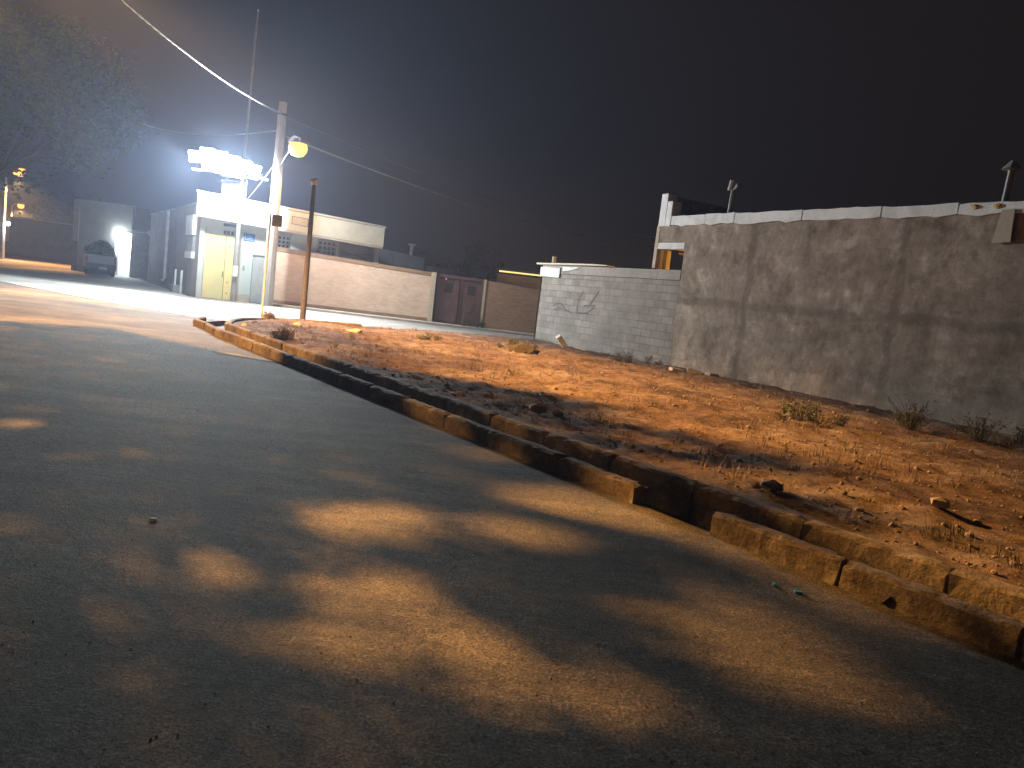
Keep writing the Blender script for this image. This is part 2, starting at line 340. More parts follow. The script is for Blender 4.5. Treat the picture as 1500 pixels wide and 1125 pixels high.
# vacant lot, uneven
def lerp(a, b, t): return a + (b-a)*t
def left_edge(p):
    pts = [(0, Vector((-6.6,22.3))), (.05, Vector((-7.1,20.4))), (.11, Vector((-6.9,18.4))), (.17, kp(16.3,.63)), (1, kp(-9,.63))]
    for (a, A), (b, B) in zip(pts, pts[1:]):
        if p <= b: return lerp(A, B, (p-a)/(b-a))
    return B
def right_edge(p): return WL0 + WD*(-.3 + 29*p)
def lot_z(x, y, d):
    n = noise.fractal(Vector((x*.35, y*.35, 3.1)), 1, 2, 3)*.06 + noise.fractal(Vector((x*2.2, y*2.2, 9)), .8, 2, 5)*.045
    e = min(1, d/.5)
    return .13 + n*e + .03*e
NP, NQ = 420, 200
vs, fs = [], []
for i in range(NP+1):
    p = (i/NP)**.85; A = left_edge(p); B = right_edge(p); L = (B-A).length
    for j in range(NQ+1):
        q = (j/NQ)**1.35; P = lerp(A, B, q)
        z = lot_z(P.x, P.y, min(L*q, p*30)); 
        if i == 0: z = -.05
        vs.append((P.x, P.y, z))
for i in range(NP):
    for j in range(NQ):
        a = i*(NQ+1)+j; fs.append((a, a+1, a+NQ+2, a+NQ+1))
struct(MB().add(vs, fs).build('lot_ground', M['soil'], smooth=True))
def lot_h(x, y): return lot_z(x, y, 3)

# ------------------------------------------------------------------ kerb stones
def kerbstone(A, B, n0, n1, z0, z1, label, group, jit=True):
    A, B = Vector(A), Vector(B); L = (B-A).length; d = (B-A)/L
    g = .012
    h_ = z1-z0; c_ = .022; prof = [(n0,0),(n0,h_-c_),(n0+c_,h_),((n0+n1)/2,h_),(n1-c_,h_),(n1,h_-c_),(n1,h_*.5),(n1,0)]
    ns = max(4, int(L*14)); mb = MB(); m_ = len(prof); vv = []
    for i in range(ns+1):
        x = g + (L-2*g)*i/ns; e = .6 if 0 < i < ns else 2.2
        for k, (y, z) in enumerate(prof):
            q = .005 if k not in (2,4,5) else .012
            vv.append((x + (random.uniform(-.006,.006) if i in (0,ns) else 0), y + random.uniform(-q,q)*min(e,1.4), z - (abs(random.gauss(0,q))*e if z else 0)))
    mb.add(vv, [(i*m_+k, i*m_+(k+1)%m_, (i+1)*m_+(k+1)%m_, (i+1)*m_+k) for i in range(ns) for k in range(m_)] + [tuple(range(m_)), tuple(range(ns*m_+m_-1, ns*m_-1, -1))])
    o = mb.build('kerbstone', M['kerb'])
    o.location = (A.x, A.y, z0 + (random.uniform(-.008,.008) if jit else 0))
    o.rotation_euler = (random.uniform(-.02,.02) if jit else 0, random.uniform(-.005,.005) if jit else 0, math.atan2(d.y, d.x))
    tag(o, label, 'kerbstone', group)
    return o
FG, BG = 'kerbstones of the low road-side row', 'kerbstones of the row holding back the dirt lot'
s = -7.0
while s < 15.3:
    e = s + 1.0
    if 1.95 < s < 2.3: s = 2.76; continue
    lab = 'worn concrete kerbstone in the low row between the asphalt and the drainage ditch'
    if abs(s-1.0) < .02: lab = 'road-side kerbstone at the near end of the gap, rounded at its far corner'
    if abs(s-2.76) < .01: lab = 'road-side kerbstone at the far end of the gap, with its pale square end showing'
    if e > 15.35: e = 15.45
    kerbstone(kp(s, 0), kp(e, 0), -.14, 0, -.12, .165, lab, FG)
    s += 1.0
path = [kp(15.45,0), Vector((-7.10,17.42)), Vector((-7.68,18.2)), Vector((-7.86,18.75)), Vector((-8.04,19.5))]
for a, b in zip(path, path[1:]): kerbstone(a, b, -.13, 0, -.12, .15, 'kerbstone of the curved tip where the low road-side row bends to meet the side street', 'kerbstones of the curved tip')
s = -7.4
while s < 16.2:
    e = min(s+1.0, 16.4)
    kerbstone(kp(s, .5), kp(e, .5), -.14, 0, -.12, .2, 'concrete kerbstone in the taller rear row holding back the dirt of the lot', BG)
    s += 1.0
path = [kp(16.4,.5), Vector((-6.85,18.0)), Vector((-7.12,19.0)), Vector((-7.25,20.1)), Vector((-7.05,21.2)), Vector((-6.5,22.2)), Vector((-5.7,22.95)), Vector((-4.8,23.5))]
for a, b in zip(path, path[1:]): kerbstone(a, b, -.14, 0, -.12, .19, 'kerbstone of the rounded lot corner beside the white side street', 'kerbstones round the lot corner')

# ------------------------------------------------------------------ plaster house and block wall on the right
WA = math.atan2(WD.y, WD.x)
w = thing('plaster_house', 'long grey cement plastered house side with a white capping along the top, at the right', 'house', (WL0.x, WL0.y, 0), WA)
MB().box(7.2, 22, 0, .25, -.2, 4.02).build('side_wall', M['plaster'], w)
MB().box(6.06, 7.2, .003, .25, 3.54, 4.018).build('lintel_wall', M['plaster'], w)
MB().box(5.93, 6.06, .21, .45, -.2, 2.85).box(5.93, 6.058, -.004, .25, 2.83, 4.0).build('corner_pier', M['pilaster'], w)
x = 6.52
for L, h in ((1.35,4.26),(1.05,4.275),(2.1,4.25),(2.0,4.245),(1.6,4.225),(3.6,4.21),(3.7,4.2)):
    dz = random.uniform(-.012,.012)
    poly = [(x+.01,4.02)]; n = int(L*5)
    poly += [(x+.01+(L-.02)*k/n, 4.0 + random.choice((0,0,-.004,-.03,.02))) for k in range(1,n)]
    poly += [(x+L-.01,4.02),(x+L-.01,h+dz)] + [(x+L-.02-(L-.04)*k/n, h+random.uniform(-.012,.012)) for k in range(1,n)] + [(x+.01,h+dz)]
    MB().prism(poly, -.03-random.uniform(0,.012), .28).build('wall_capping', M['white'], w, bevel=.006); x += L
MB().box(6.0, 6.28, -.035, .3, 3.99, 4.9).box(6.281, 6.5, -.03, .3, 3.985, 4.68).build('white_pier', M['white'], w, bevel=.015)
MB().box(5.96, 6.2, .3, 2.6, 3.6, 4.87, None).build('front_parapet', M['plaster'], w)
MB().box(6.08, 7.2, -.012, .2, 3.36, 3.535).build('porch_beam', M['white'], w, bevel=.008)
MB().box(6.1, 6.26, .21, .36, 0, 3.355).build('porch_column', M['yellowpaint'], w, bevel=.01)
MB().box(6.08, 12, .26, 5, 3.42, 3.55).build('porch_ceiling', M['ceiling'], w)
MB().box(7.24, 7.4, .26, 5, 0, 3.41).box(6.1, 12, 5, 5.2, 0, 4.0).build('porch_back_wall', M['ceiling'], w)
MB().tube([(6.3,.6,3.32),(7.2,1.5,3.1)], .035, 6).build('porch_strut', M['plank'], w)
MB().box(6.5, 7.0, 4.4, 4.6, 3.30, 3.40).build('porch_lamp', emit_mat('porch_lamp_glow', (1,.6,.2), 6), w)
MB().box(7, 22, .25, 9, 3.9, 4.0).box(21.75, 22, .25, 9, -.2, 3.9).box(7.4, 22, 8.75, 9, -.2, 3.9).build('roof_slab', M['darkhouse'], w)
for xx in (14.93, 15.33):
    MB().rock((xx, -.045, 4.14), .08, .04, .055, random).build('painted_glint', M['glint'], w)  # yellow blobs, coloured to stand in for two glints on the capping
def wpt(x, y, z): p = WL0 + WD*x + Vector((.866,.5))*y; return (p.x, p.y, z)
b = MB().prism([(15.36,3.47),(15.68,3.49),(15.66,4.07),(15.44,4.06)], -.075, -.048).build('hanging_board', M['board'], rot=WA, loc=(WL0.x, WL0.y, 0))
tag(b, 'pale square-cut board hanging down from the white capping at the right edge', 'board')
v1 = thing('vent_pipe', 'thin roof vent pipe with a tilted cowl behind the left end of the capping', 'vent pipe', wpt(8.2,.45,4.0), WA, 'roof vent pipes')
MB().tube([(0,0,-.02),(.04,0,.95)], .055, 8).build('pipe', M['greymetal'], v1)
MB().tube([(-.03,0,.93),(.0,0,1.2)], [.1,.085], 8).tube([(.04,0,.93),(.17,0,1.02)], .05, 8).rock((.19,0,1.05), .07, .07, .08, random).build('cowl', M['greymetal'], v1)
v2 = copy_tree(v1); v2.location = wpt(15.15,.45,3.98); v2['label'] = 'roof vent pipe with a conical cowl at the far right edge above the hanging board'
for ch in list(v2.children):
    if ch.name.startswith('cowl'): bpy.data.objects.remove(ch)
MB().lathe([(.05,.88),(.17,.9),(.03,1.06)], (.04,0,0), 10).build('cowl', M['greymetal'], v2)

bw = thing('block_wall', 'unplastered grey cement block courtyard wall with black spray marks', 'wall', (WL0.x, WL0.y, 0), WA)
MB().box(0, 7.195, 0, .2, -.2, 2.50).box(0, .2, .2, 5.5, -.2, 2.5).build('block_courses', M['block'], bw)
MB().box(-.02, 7.195, -.012, .2, 2.515, 2.79).box(0, .2, .2, 5.5, 2.51, 2.79).build('ring_beam', M['ringbeam'], bw, bevel=.008)
MB().box(.05, 7.19, .01, .19, 2.49, 2.52).build('shadow_joint', M['dark'], bw)  # joint below the beam; its dark colour paints the shadow line
MB().prism([(-.08,2.40),(1.16,2.37),(1.18,2.70),(-.1,2.72)], -.05, -.014).prism([(1.32,2.60),(1.75,2.63),(2.3,2.72),(2.2,2.755),(1.33,2.75)], -.045, -.014).build('white_patch', M['white'], bw, bevel=.006)
MB().tube([(.5,.1,2.75),(.5,.1,3.1)], .07, 8).build('pipe_stub', M['plank'], bw)
MB().tube([(-.03,-.02,.0),(-.035,-.02,1.0),(-.02,-.02,2.0),(-.03,-.02,2.45)], .022, 6).build('edge_rod', M['postmetal'], bw)
def stroke(mb, pts, wd=.028):
    for (x0,z0),(x1,z1) in zip(pts, pts[1:]):
        d = Vector((x1-x0, z1-z0)); L = d.length; d /= L; p = Vector((-d.y, d.x))*wd; d *= wd*.6
        q = [(x0-d.x+p.x, z0-d.y+p.y),(x1+d.x+p.x, z1+d.y+p.y),(x1+d.x-p.x, z1+d.y-p.y),(x0-d.x-p.x, z0-d.y-p.y)]
        mb.prism(q, -.004, -.001)
g = MB()
stroke(g, [(2.68,1.98),(2.5,1.8),(2.43,1.68),(2.44,1.27),(2.75,1.28),(3.04,1.31)]); stroke(g, [(3.5,2.02),(3.3,1.78),(3.13,1.6)], .035)
stroke(g, [(3.04,1.33),(3.3,1.48),(3.36,1.57),(3.05,1.55),(2.78,1.53)], .022)
stroke(g, [(.95,1.4),(1.15,1.5),(1.4,1.52),(1.62,1.42),(1.7,1.32),(1.95,1.3),(2.1,1.24)], .024); stroke(g, [(1.0,1.28),(1.3,1.36),(1.62,1.34)], .018); stroke(g, [(1.2,1.46),(1.3,1.3)], .015)
g.build('graffiti', M['graffiti'], bw)
p = MB().prism([(-.36,2.80),(-.36,2.86),(3.1,2.875),(3.85,2.85),(3.85,2.82),(3.1,2.82)], -.08, .24).build('plank', M['plank'], rot=WA, loc=(WL0.x, WL0.y, 0), bevel=.005)
tag(p, 'long pale plank laid flat along the top of the grey block wall', 'plank')

# ------------------------------------------------------------------ street wall, gate, brick wall
pw = thing('pink_wall', 'long pink facing brick courtyard wall with ochre coping and plinth', 'wall', (-10.75, 33.4, 0))
MB().box(-.2, 6.76, 0, .25, .24, 2.34, 2.04).build('brick_panel', M['pinkbrick'], pw)
MB().box(-.21, 6.76, -.015, .26, -.1, .238).build('plinth', M['coping'], pw, bevel=.006)
MB().box(-.21, 6.76, -.02, .27, 2.345, 2.53, 2.2, 2.045).build('coping_band', M['coping'], pw, bevel=.006)
MB().box(6.765, 6.98, -.03, .3, -.1, 2.22).build('end_pillar', M['pilaster'], pw, bevel=.008)
gt = thing('courtyard_gate', 'dark maroon double metal gate with square openings, between the pink wall and the brown wall', 'gate', (-10.75, 33.4, 0))
def gate_leaf(x0, x1):
    lf = MB().box(x0, x1, .1, .14, .06, 2.05).build('gate_leaf', M['gate'], gt, bevel=.004)
    mb = MB()
    for xa in (x0+.02, x1-.06): mb.box(xa, xa+.04, .075, .1, .07, 2.04)
    for za in (.07, .68, 1.3, 1.93): mb.box(x0+.062, x1-.062, .075, .1, za, za+.04)
    mb.build('frame_bar', M['gate'], lf)
    mb = MB(); c = (x0+x1)/2
    mb.box(c-.17, c+.17, .085, .0985, 1.42, 1.82); mb.box(x0+.1, x1-.1, .085, .0985, 1.985, 2.03)
    mb.build('opening', M['gatehole'], lf)
    d = .22; MB().prism([(c,.72),(c+d,1.0),(c,1.28),(c-d,1.0)], .08, .0985).build('diamond_panel', M['gate'], lf)
gate_leaf(7.05, 8.02); gate_leaf(8.05, 9.02)
MB().box(7.0, 9.05, .06, .2, 2.06, 2.17).build('gate_lintel', M['gate'], gt)
MB().rock((7.4,.05,2.0), .05, .04, .05, random).build('gate_lamp', M['plank'], gt)
bwall = thing('brown_brick_wall', 'low plain brown brick wall with a pale end strip, beside the block wall', 'wall', (-10.75, 33.4, 0))
MB().box(9.17, 15.0, 0, .22, -.1, 2.13, 1.78).build('brick_panel', M['brownbrick'], bwall)
MB().box(9.05, 9.165, -.02, .24, -.1, 2.16).build('end_strip', M['pilaster'], bwall, bevel=.006)

# ------------------------------------------------------------------ white corner house
C0 = Vector((-13.7, 32.5)); HA = R(20)
h = thing('white_house', 'low white house on the street corner with a deep parapet, floodlit', 'house', (C0.x, C0.y, 0), HA)
mb = MB()
mb.box(0, .2, 0, .25, -.1, 3.42); mb.box(.2, 1.4, .0, .25, 2.95, 3.42); mb.box(1.4, 2.16, 0, .25, .31, 3.42)
mb.box(2.16, 2.76, 0, .25, 2.06, 3.42); mb.box(2.76, 3.08, 0, .25, .31, 3.42)
mb.box(3.08, 3.66, 0, .25, -.1, 2.3); mb.box(3.08, 3.66, 0, .25, 3.05, 3.42); mb.box(3.66, 4.8, 0, .25, -.1, 3.42)
mb.box(4.8, 5.62, 0, .25, -.1, 2.2); mb.box(4.8, 5.62, 0, .25, 3.08, 3.3); mb.box(5.62, 5.72, 0, .25, -.1, 3.25); 
mb.build('facade_wall', M['cream'], h)
MB().box(5.72, 7.5, .9, 1.1, -.1, 3.15).box(7.3, 7.5, 0, .9, -.1, 3.1).box(5.724, 5.8, .25, .9, -.1, 3.2).build('recess_wall', M['cream'], h)
MB().box(1.402, 2.155, -.015, .25, -.1, .305).build('plinth', M['beige'], h); MB().box(2.77, 3.08, -.015, .25, -.1, .305).build('plinth', M['beige'], h)
# parapet: deep overhanging band, its soffit and coping
MB().box(-.16, 7.58, -.5, .0, 3.44, 4.3, 3.92, 3.09).build('parapet', M['cream'], h)
MB().box(-.2, 7.63, -.54, .06, 4.302, 4.40, 4.0, 3.922).build('coping', M['soffit'], h, bevel=.008)
MB().box(-.14, 7.56, -.49, -.002, 3.35, 3.435, 3.08, 3.0).build('soffit', M['soffit'], h)
MB().box(0, 7.5, .0, 12, 3.45, 3.6, 3.2, 3.1).build('roof', M['soffit'], h)
pf = MB().prism([(3.6,3.54),(4.28,3.50),(4.28,3.85),(3.6,3.89)], -.515, -.5).build('plaque_frame', M['darkmetal'], h)
MB().prism([(3.625,3.565),(4.255,3.525),(4.255,3.825),(3.625,3.865)], -.52, -.512).build('plaque_tile', M['soffit'], pf)
g = MB()
for a in range(5):
    x0 = 3.75+a*.09; z0 = 3.70-.006*a
    stroke(g, [(x0, z0+.03*sin(a*2)), (x0+.04, z0-.03), (x0+.08, z0+.02*cos(a))], .007)
o = g.build('plaque_ornament', M['greymetal'], pf); o.location.y = -.52
# door
dr = MB().box(.22, 1.04, .06, .1, .02, 2.72).build('door', M['door'], h, bevel=.004)
MB().box(1.06, 1.385, .06, .1, .02, 2.72).build('side_panel', M['door'], dr, bevel=.004)
MB().box(1.041, 1.059, .08, .12, .02, 2.72).box(.2, .219, .08, .12, .02, 2.72).build('door_gap', M['dooredge'], dr)
mb = MB()
for z in (.3, .75, 2.3): MB().rock((1.2, .055, z), .03, .02, .03, random).build('bell_push', M['darkmetal'], dr)
MB().tube([(1.0,.03,.95),(1.0,.03,1.2)], .018, 6).build('door_handle', M['darkmetal'], dr)
tw = MB().box(.2, 1.395, .08, .12, 2.73, 2.945).build('transom_window', M['cream'], h)
for x0 in (.93, 1.06, 1.22): MB().box(x0, x0+.11, .07, .0785, 2.76, 2.92).build('pane', M['grille'], tw)
MB().box(.9, 1.4, -.012, -.002, 3.1, 3.22).build('vent_grille', M['grille'], h)
wd = MB().box(2.165, 2.755, .05, .09, .02, 2.05).build('wicket_door', M['soffit'], h, bevel=.004)
MB().box(2.69, 2.72, .02, .05, .95, 1.1).build('door_handle', M['darkmetal'], wd)
MB().box(2.16, 2.76, -.2, .04, -.05, .02).build('door_step', M['dark'], h)
def window(x0, x1, z0, z1, cols, rows):
    fr = MB().box(x0, x1, .1, .14, z0, z1).build('window', M['cream'], h)
    cw = (x1-x0-.04)/cols; rh = (z1-z0-.04)/rows
    for i in range(cols):
        for j in range(rows): MB().box(x0+.02+i*cw+.035, x0+.02+(i+1)*cw-.035, .085, .0985, z0+.02+j*rh+.04, z0+.02+(j+1)*rh-.04).build('pane', M['grille'], fr)
window(3.1, 3.64, 2.3, 3.04, 3, 4); window(4.82, 5.6, 2.2, 3.06, 4, 4)
MB().box(3.05, 3.7, -.06, .0, 3.06, 3.14).build('window_head', M['soffit'], h); MB().box(4.76, 5.66, -.06, 0, 3.085, 3.16).build('window_head', M['soffit'], h)
MB().tube([(5.7,.3,2.75),(6.4,.5,2.6),(7.1,.6,2.5)], .03, 6).tube([(5.7,.35,2.5),(7.2,.6,2.72)], .02, 6).build('recess_rail', M['greymetal'], h)
sg = MB().box(1.73, 2.18, -.03, -.004, 2.62, 2.92).build('house_sign', M['blue'], h, bevel=.004)
g = MB(); stroke(g, [(1.8,2.87),(1.79,2.7)], .012); stroke(g, [(1.86,2.80),(1.93,2.83),(2.0,2.79),(2.06,2.82)], .009); stroke(g, [(1.88,2.73),(2.0,2.72),(2.08,2.745)], .009); stroke(g, [(1.78,2.66),(2.12,2.66)], .006)
o = g.build('sign_lettering', M['white'], sg); o.location.y = -.031
MB().box(1.78, 1.86, -.05, 0, 1.42, 1.54).build('intercom', M['greymetal'], h); MB().box(2.82, 2.9, -.06, 0, 1.2, 1.45).build('letter_box', M['greymetal'], h)
# side wall along the road (x along wall, +y = towards the road)
SA = math.atan2(14.24, -8.97) - HA
MB().box(.0, 17.0, -.25, 0, -.1, 3.92, 3.9).build('side_wall', M['sidewall'], h, rot=SA)
MB().box(.02, 17.0, -.26, .05, 3.925, 4.0, 3.98).build('side_coping', M['soffit'], h, rot=SA)
MB().tube([(9.0,.09,3.9),(9.0,.09,.45),(9.0,.2,.3)], .075, 8).build('downpipe', M['white'], h, rot=SA)
cb = MB().box(.9, 2.7, .002, .16, 2.6, 3.45).build('meter_cabinet', M['white'], h, bevel=.01, rot=SA)
MB().box(.95, 2.6, .002, .1, 1.92, 2.58).build('meter_recess', M['greymetal'], cb)
MB().box(.9, 2.7, .002, .14, 1.6, 1.9).build('meter_shelf', M['white'], cb)
for gx in (2.0, 3.75): MB().tube([(gx,.3,.02),(gx,.3,1.04)], .048, 8).build('guard_post', M['white'], h, rot=SA)
MB().box(3.3, 4.4, .02, .45, 0, .32).build('planter_block', M['greymetal'], h, bevel=.02, rot=SA)
def hp(x, y, z): return (C0.x + x*cos(HA) - y*sin(HA), C0.y + x*sin(HA) + y*cos(HA), z)

wt = thing('rooftop_tank', 'white rooftop water tank on the house roof carrying the floodlights', 'water tank', hp(.7, .25, 3.55), HA)
MB().box(0, .92, 0, .9, 0, 1.42).build('tank_body', M['white'], wt, bevel=.03)
MB().box(-.04, .96, -.04, .94, 1.42, 1.5).build('tank_lid', M['soffit'], wt, bevel=.01)
MB().box(.95, 1.0, .1, .16, .3, 1.6).build('bracket', M['metal'], wt)
MB().tube([(-.75,.1,0),(-.7,.1,.55),(-.45,.1,.85)], .02, 6).build('pipe', M['metal'], wt)

# floodlights
fr = thing('floodlight_rack', 'cluster of glaring white floodlights on a rail above the white house roof', 'floodlight', hp(.1, -1.2, 5.0), HA)
MB().box(-.5, 2.0, .11, .15, .1, .16).build('rail', M['metal'], fr)
for ax in (.75, 1.35): MB().box(ax, ax+.06, .155, 1.5, .09, .15).build('bracket_arm', M['metal'], fr)
FL = [(-.42, .62, -40), (.04, .80, -22), (.52, .76, -6), (1.0, .66, 8), (1.45, .56, 24), (1.85, .44, 40), (.12, .36, -14), (.62, .32, 4), (1.12, .26, 18)]
for i, (x, z, yaw) in enumerate(FL):
    bd = MB().box(-.29, .29, -.02, .10, -.23, .23).build('flood_housing', M['greymetal'], fr, bevel=.015)
    bd.location = (x, 0, z); bd.rotation_euler = (R(14), 0, R(yaw))
    MB().box(-.27, .27, -.035, -.021, -.21, .21).build('flood_glass', M['whitelamp'], bd)
cc = thing('security_camera', 'small white bullet camera on an arm to the right of the floodlights', 'camera', hp(2.25, -.3, 5.2), HA)
MB().tube([(-.2,.1,.0),(-.02,.05,.08)], .025, 6).box(-.03, .03, .0, .06, .0, .25).build('arm', M['white'], cc)
MB().tube([(-.02,0,.1),(.28,-.12,.02)], .06, 8).build('camera_body', M['white'], cc)
mast = thing('radio_mast', 'very tall thin steel mast rising in front of the white house', 'mast', hp(1.5, -.62, 0), HA)
MB().tube([(0,0,-.1),(0,0,4.4)], .085, 10).build('lower_tube', M['greymetal'], mast)
MB().tube([(0,0,4.4),(.05,0,8),(.12,0,11.75)], [.06,.045,.035], 8).build('upper_tube', M['greymetal'], mast)
MB().rock((.12,0,11.8), .05,.05,.07, random).build('mast_tip', M['white'], mast)
MB().box(-.1, .1, -.16, -.08, 1.05, 1.5).build('junction_box', M['white'], mast, bevel=.01)

# ------------------------------------------------------------------ poles, posts, cables
up = thing('utility_pole', 'thick tapered concrete utility pole lit white, in front of the house', 'utility pole', (-10.6, 32.3, 0))
MB().tube([(0,0,-.1),(0,0,4),(0,0,8.3)], [.26,.22,.165], 12).build('shaft', M['pole'], up, smooth=False)
MB().tube([(0,0,7.78),(0,0,7.84)], .185, 12).build('clamp_band', M['darkmetal'], up)
la = MB().tube([(.1,-.05,5.75),(.3,-.2,6.05),(.62,-.45,6.45),(.8,-.6,6.6)], .03, 6).build('lamp_arm', M['metal'], up)
def sodium_head(loc, parent, sc=1, yaw=0):
    hd = MB().prism([(-.3*sc,.0),(-.3*sc,.09*sc),(-.05*sc,.16*sc),(.2*sc,.1*sc),(.2*sc,.0)], -.13*sc, .13*sc).build('lamp_head', M['darkmetal'], parent, bevel=.01)
    hd.location = loc; hd.rotation_euler.z = yaw
    MB().lathe([(.05*sc,-.30*sc),(.14*sc,-.27*sc),(.2*sc,-.18*sc),(.215*sc,-.09*sc),(.19*sc,-.004)], (-.03*sc,0,0), 14).build('lamp_globe', M['sodium'], hd, smooth=True)
    return hd
sodium_head((.95,-.74,6.62), up, 1.75, R(140))
sp = thing('road_sign', 'square road sign seen from its dark back on a thin post beside the kerbed corner', 'sign', (-7.66, 22.96, .1))
MB().tube([(0,0,-.1),(.03,0,3.05)], .03, 8).build('post', M['greymetal'], sp)
MB().box(.08, .38, -.015, .0, 2.68, 3.02).build('sign_plate', M['darkmetal'], sp, bevel=.003)
MB().box(.0, .37, .0, .03, 2.75, 2.78).box(.0, .37, .0, .03, 2.92, 2.95).build('sign_bracket', M['metal'], sp)
dp = thing('steel_post', 'tall dark rusty steel post with a small pale cap, at the edge of the lot', 'post', (-6.44, 22.97, .12))
MB().tube([(0,0,-.15),(0,0,4.0)], [.09,.06], 10).build('shaft', M['postmetal'], dp)
MB().tube([(0,0,3.98),(0,0,4.08)], .075, 8).tube([(-.1,0,4.1),(.1,0,4.14)], .05, 8).build('cap', M['plank'], dp)
def cable(name, label, A, B, sag, r, mat, twist=False, group='overhead cables'):
    A, B = Vector(A), Vector(B); n = 40
    pts = [A.lerp(B, t/n) - Vector((0,0,sag*4*(t/n)*(1-t/n))) for t in range(n+1)]
    mb = MB()
    if twist:
        n = 260
        for ph in (0, math.pi):
            q = []
            for t in range(n+1):
                f = t/n; p = A.lerp(B, f) - Vector((0,0,sag*4*f*(1-f)))
                q.append(p + Vector((0, cos(f*160+ph), sin(f*160+ph)))*r*.9)
            mb.tube(q, r, 5)
    else: mb.tube(pts, r, 6)
    return tag(mb.build(name, mat), label, 'cable', group)
PT = (-10.6, 32.3, 7.85)
cable('cable', 'thick twisted bright cable climbing from the pole top to the upper left', PT, (-10.2, 12.6, 8.0), .55, .016, M['cable'], True)
cable('cable', 'thin pale cable running left from the upper pole shaft over the road', (-10.6,32.3,7.2), (-32, 58, 12.0), .9, .022, M['cable'])
cable('cable', 'thick pale cable sagging from beside the orange lamp towards the block wall', (-10.5,32.2,7.0), (9.7,60,6.6), .7, .035, M['cable'])
cable('cable', 'fine dark cable sagging parallel above the thick right-hand cable', (-10.5,32.2,7.75), (9.7,60,7.4), .8, .015, M['darkcable'])
cable('cable', 'thin guy wire slanting from the pole down to the house roof', (-10.7,32.3,5.9), hp(1.75,-.2,4.32), .05, .012, M['cable'])
cable('cable', 'short dark cable hanging down the white parapet beside the mast', hp(1.78,-.52,4.35), hp(1.74,-.52,3.5), .0, .015, M['darkcable'])

def street_lamp(loc, hgt, arm, label, yaw, lit=True, sc=1.2, group='street lamps down the far road'):
    t = thing('street_lamp', label, 'street lamp', loc, 0, group)
    MB().tube([(0,0,-.2),(0,0,hgt)], [.1,.06], 8).build('pole', M['metal'], t)
    ex, ey = arm*cos(yaw), arm*sin(yaw)
    MB().tube([(0,0,hgt-.05),(ex*.4,ey*.4,hgt+.28),(ex*.75,ey*.75,hgt+.3)], .035, 6).build('arm', M['metal'], t)
    if lit: sodium_head((ex,ey,hgt+.27), t, sc, yaw+math.pi)
    else: MB().box(ex*.7-.15, ex*.7+.4, ey-.08, ey+.08, hgt+.25, hgt+.36).build('lamp_head', M['greymetal'], t, bevel=.02)
    return t
l1 = street_lamp((-37.75,56,0), 6.3, 1.0, 'orange street lamp on the pole at the far left edge', R(-12), True, 1.9)
MB().lathe([(.1,-.12),(.2,-.05),(.16,.1)], (.25,-.1,2.6), 10).build('globe_lamp', M['whitelamp'], l1)
MB().tube([(0,0,2.75),(.25,-.1,2.72)], .03, 6).build('globe_bracket', M['metal'], l1)
l2 = street_lamp((-63.2,95,0), 5.6, 1.2, 'smaller farther street lamp behind the leftmost pole', R(-10), True, 1.7)
l3 = street_lamp((9.7,60,0), 6.8, -1.1, 'unlit street lamp with a cross arm far behind the block wall', 0, False)
MB().box(-1.6, 1.4, -.06, .06, 7.35, 7.45).box(-.07,.07,-.07,.07,6.8,7.5).build('cross_arm', M['metal'], l3)
# roadside lamp on the left of the road; its light falls through the shade tree
LX, LY, LZ = -11.0, 13.0, 7.5
l4 = street_lamp((-11.9,13.6,0), 7.76, 1.05, 'tall orange street lamp on the left of the road beside the shade tree', R(-34), True, 1.1, 'street lamps down the far road')

# ------------------------------------------------------------------ far left buildings
fh = thing('far_house', 'plain grey house beyond the parked pickup with a bright lamp in its doorway', 'house', (-.7,0,0))
MB().box(-27.6, -25.25, 49, 54, -.1, 4.5).box(-25.25, -24.25, 49, 49.3, 2.75, 4.48).build('front_wall', M['farwall'], fh)
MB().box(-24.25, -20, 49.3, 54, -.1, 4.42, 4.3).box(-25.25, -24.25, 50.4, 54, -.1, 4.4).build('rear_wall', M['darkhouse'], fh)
MB().box(-27.95, -27.6, 48.95, 49.3, 1.9, 4.5).build('corner_pillar', M['pilaster'], fh)
MB().box(-27.95, -27.6, 48.95, 49.3, -.1, 1.9).build('pillar_base', M['coping'], fh)
MB().box(-25.24, -24.26, 50.2, 50.39, -.1, 2.74).box(-24.35, -24.26, 49.3, 50.19, -.1, 2.74).box(-25.24, -25.16, 49.3, 50.19, -.1, 2.74).build('doorway', M['white'], fh)
MB().box(-24.2, -22.75, 48.9, 49.29, .02, 3.0).build('shutter', M['greymetal'], fh)
MB().box(-22.7, -21.5, 49.0, 49.29, 0, 2.9).build('dark_door', M['gatehole'], fh)
MB().box(-22.9, -22.4, 48.3, 48.7, 2.75, 3.05).build('wall_lamp_box', M['white'], fh)
MB().lathe([(.06,-.14),(.2,-.05),(.15,.1)], (-25.0,48.85,2.6), 10).build('wall_lamp', M['whitelamp'], fh)
MB().tube([(-25.0,49.0,2.8),(-25.0,48.85,2.72)], .03, 6).build('lamp_bracket', M['metal'], fh)
MB().tube([(-24.6,48.8,2.8),(-22.7,48.6,2.95)], .03, 6).build('awning_rail', M['white'], fh)
mwall = MB().slab([(-28.0,50),(-27.7,50.2),(-43.2,74.3),(-43.5,74.1)], -.1, 2.5).build('mud_wall', M['farorange'])
tag(mwall, 'low orange lit mud wall running away beside the far road', 'wall')
ew = MB().slab([(-44,76),(-43.8,76.5),(-72,96.5),(-72.2,96)], -.1, 1.3).build('end_wall', M['farorange'])
tag(ew, 'low wall closing the far end of the road under the orange lamp', 'wall')
dh = thing('dim_house', 'dim flat roofed house at the far end of the road', 'house')
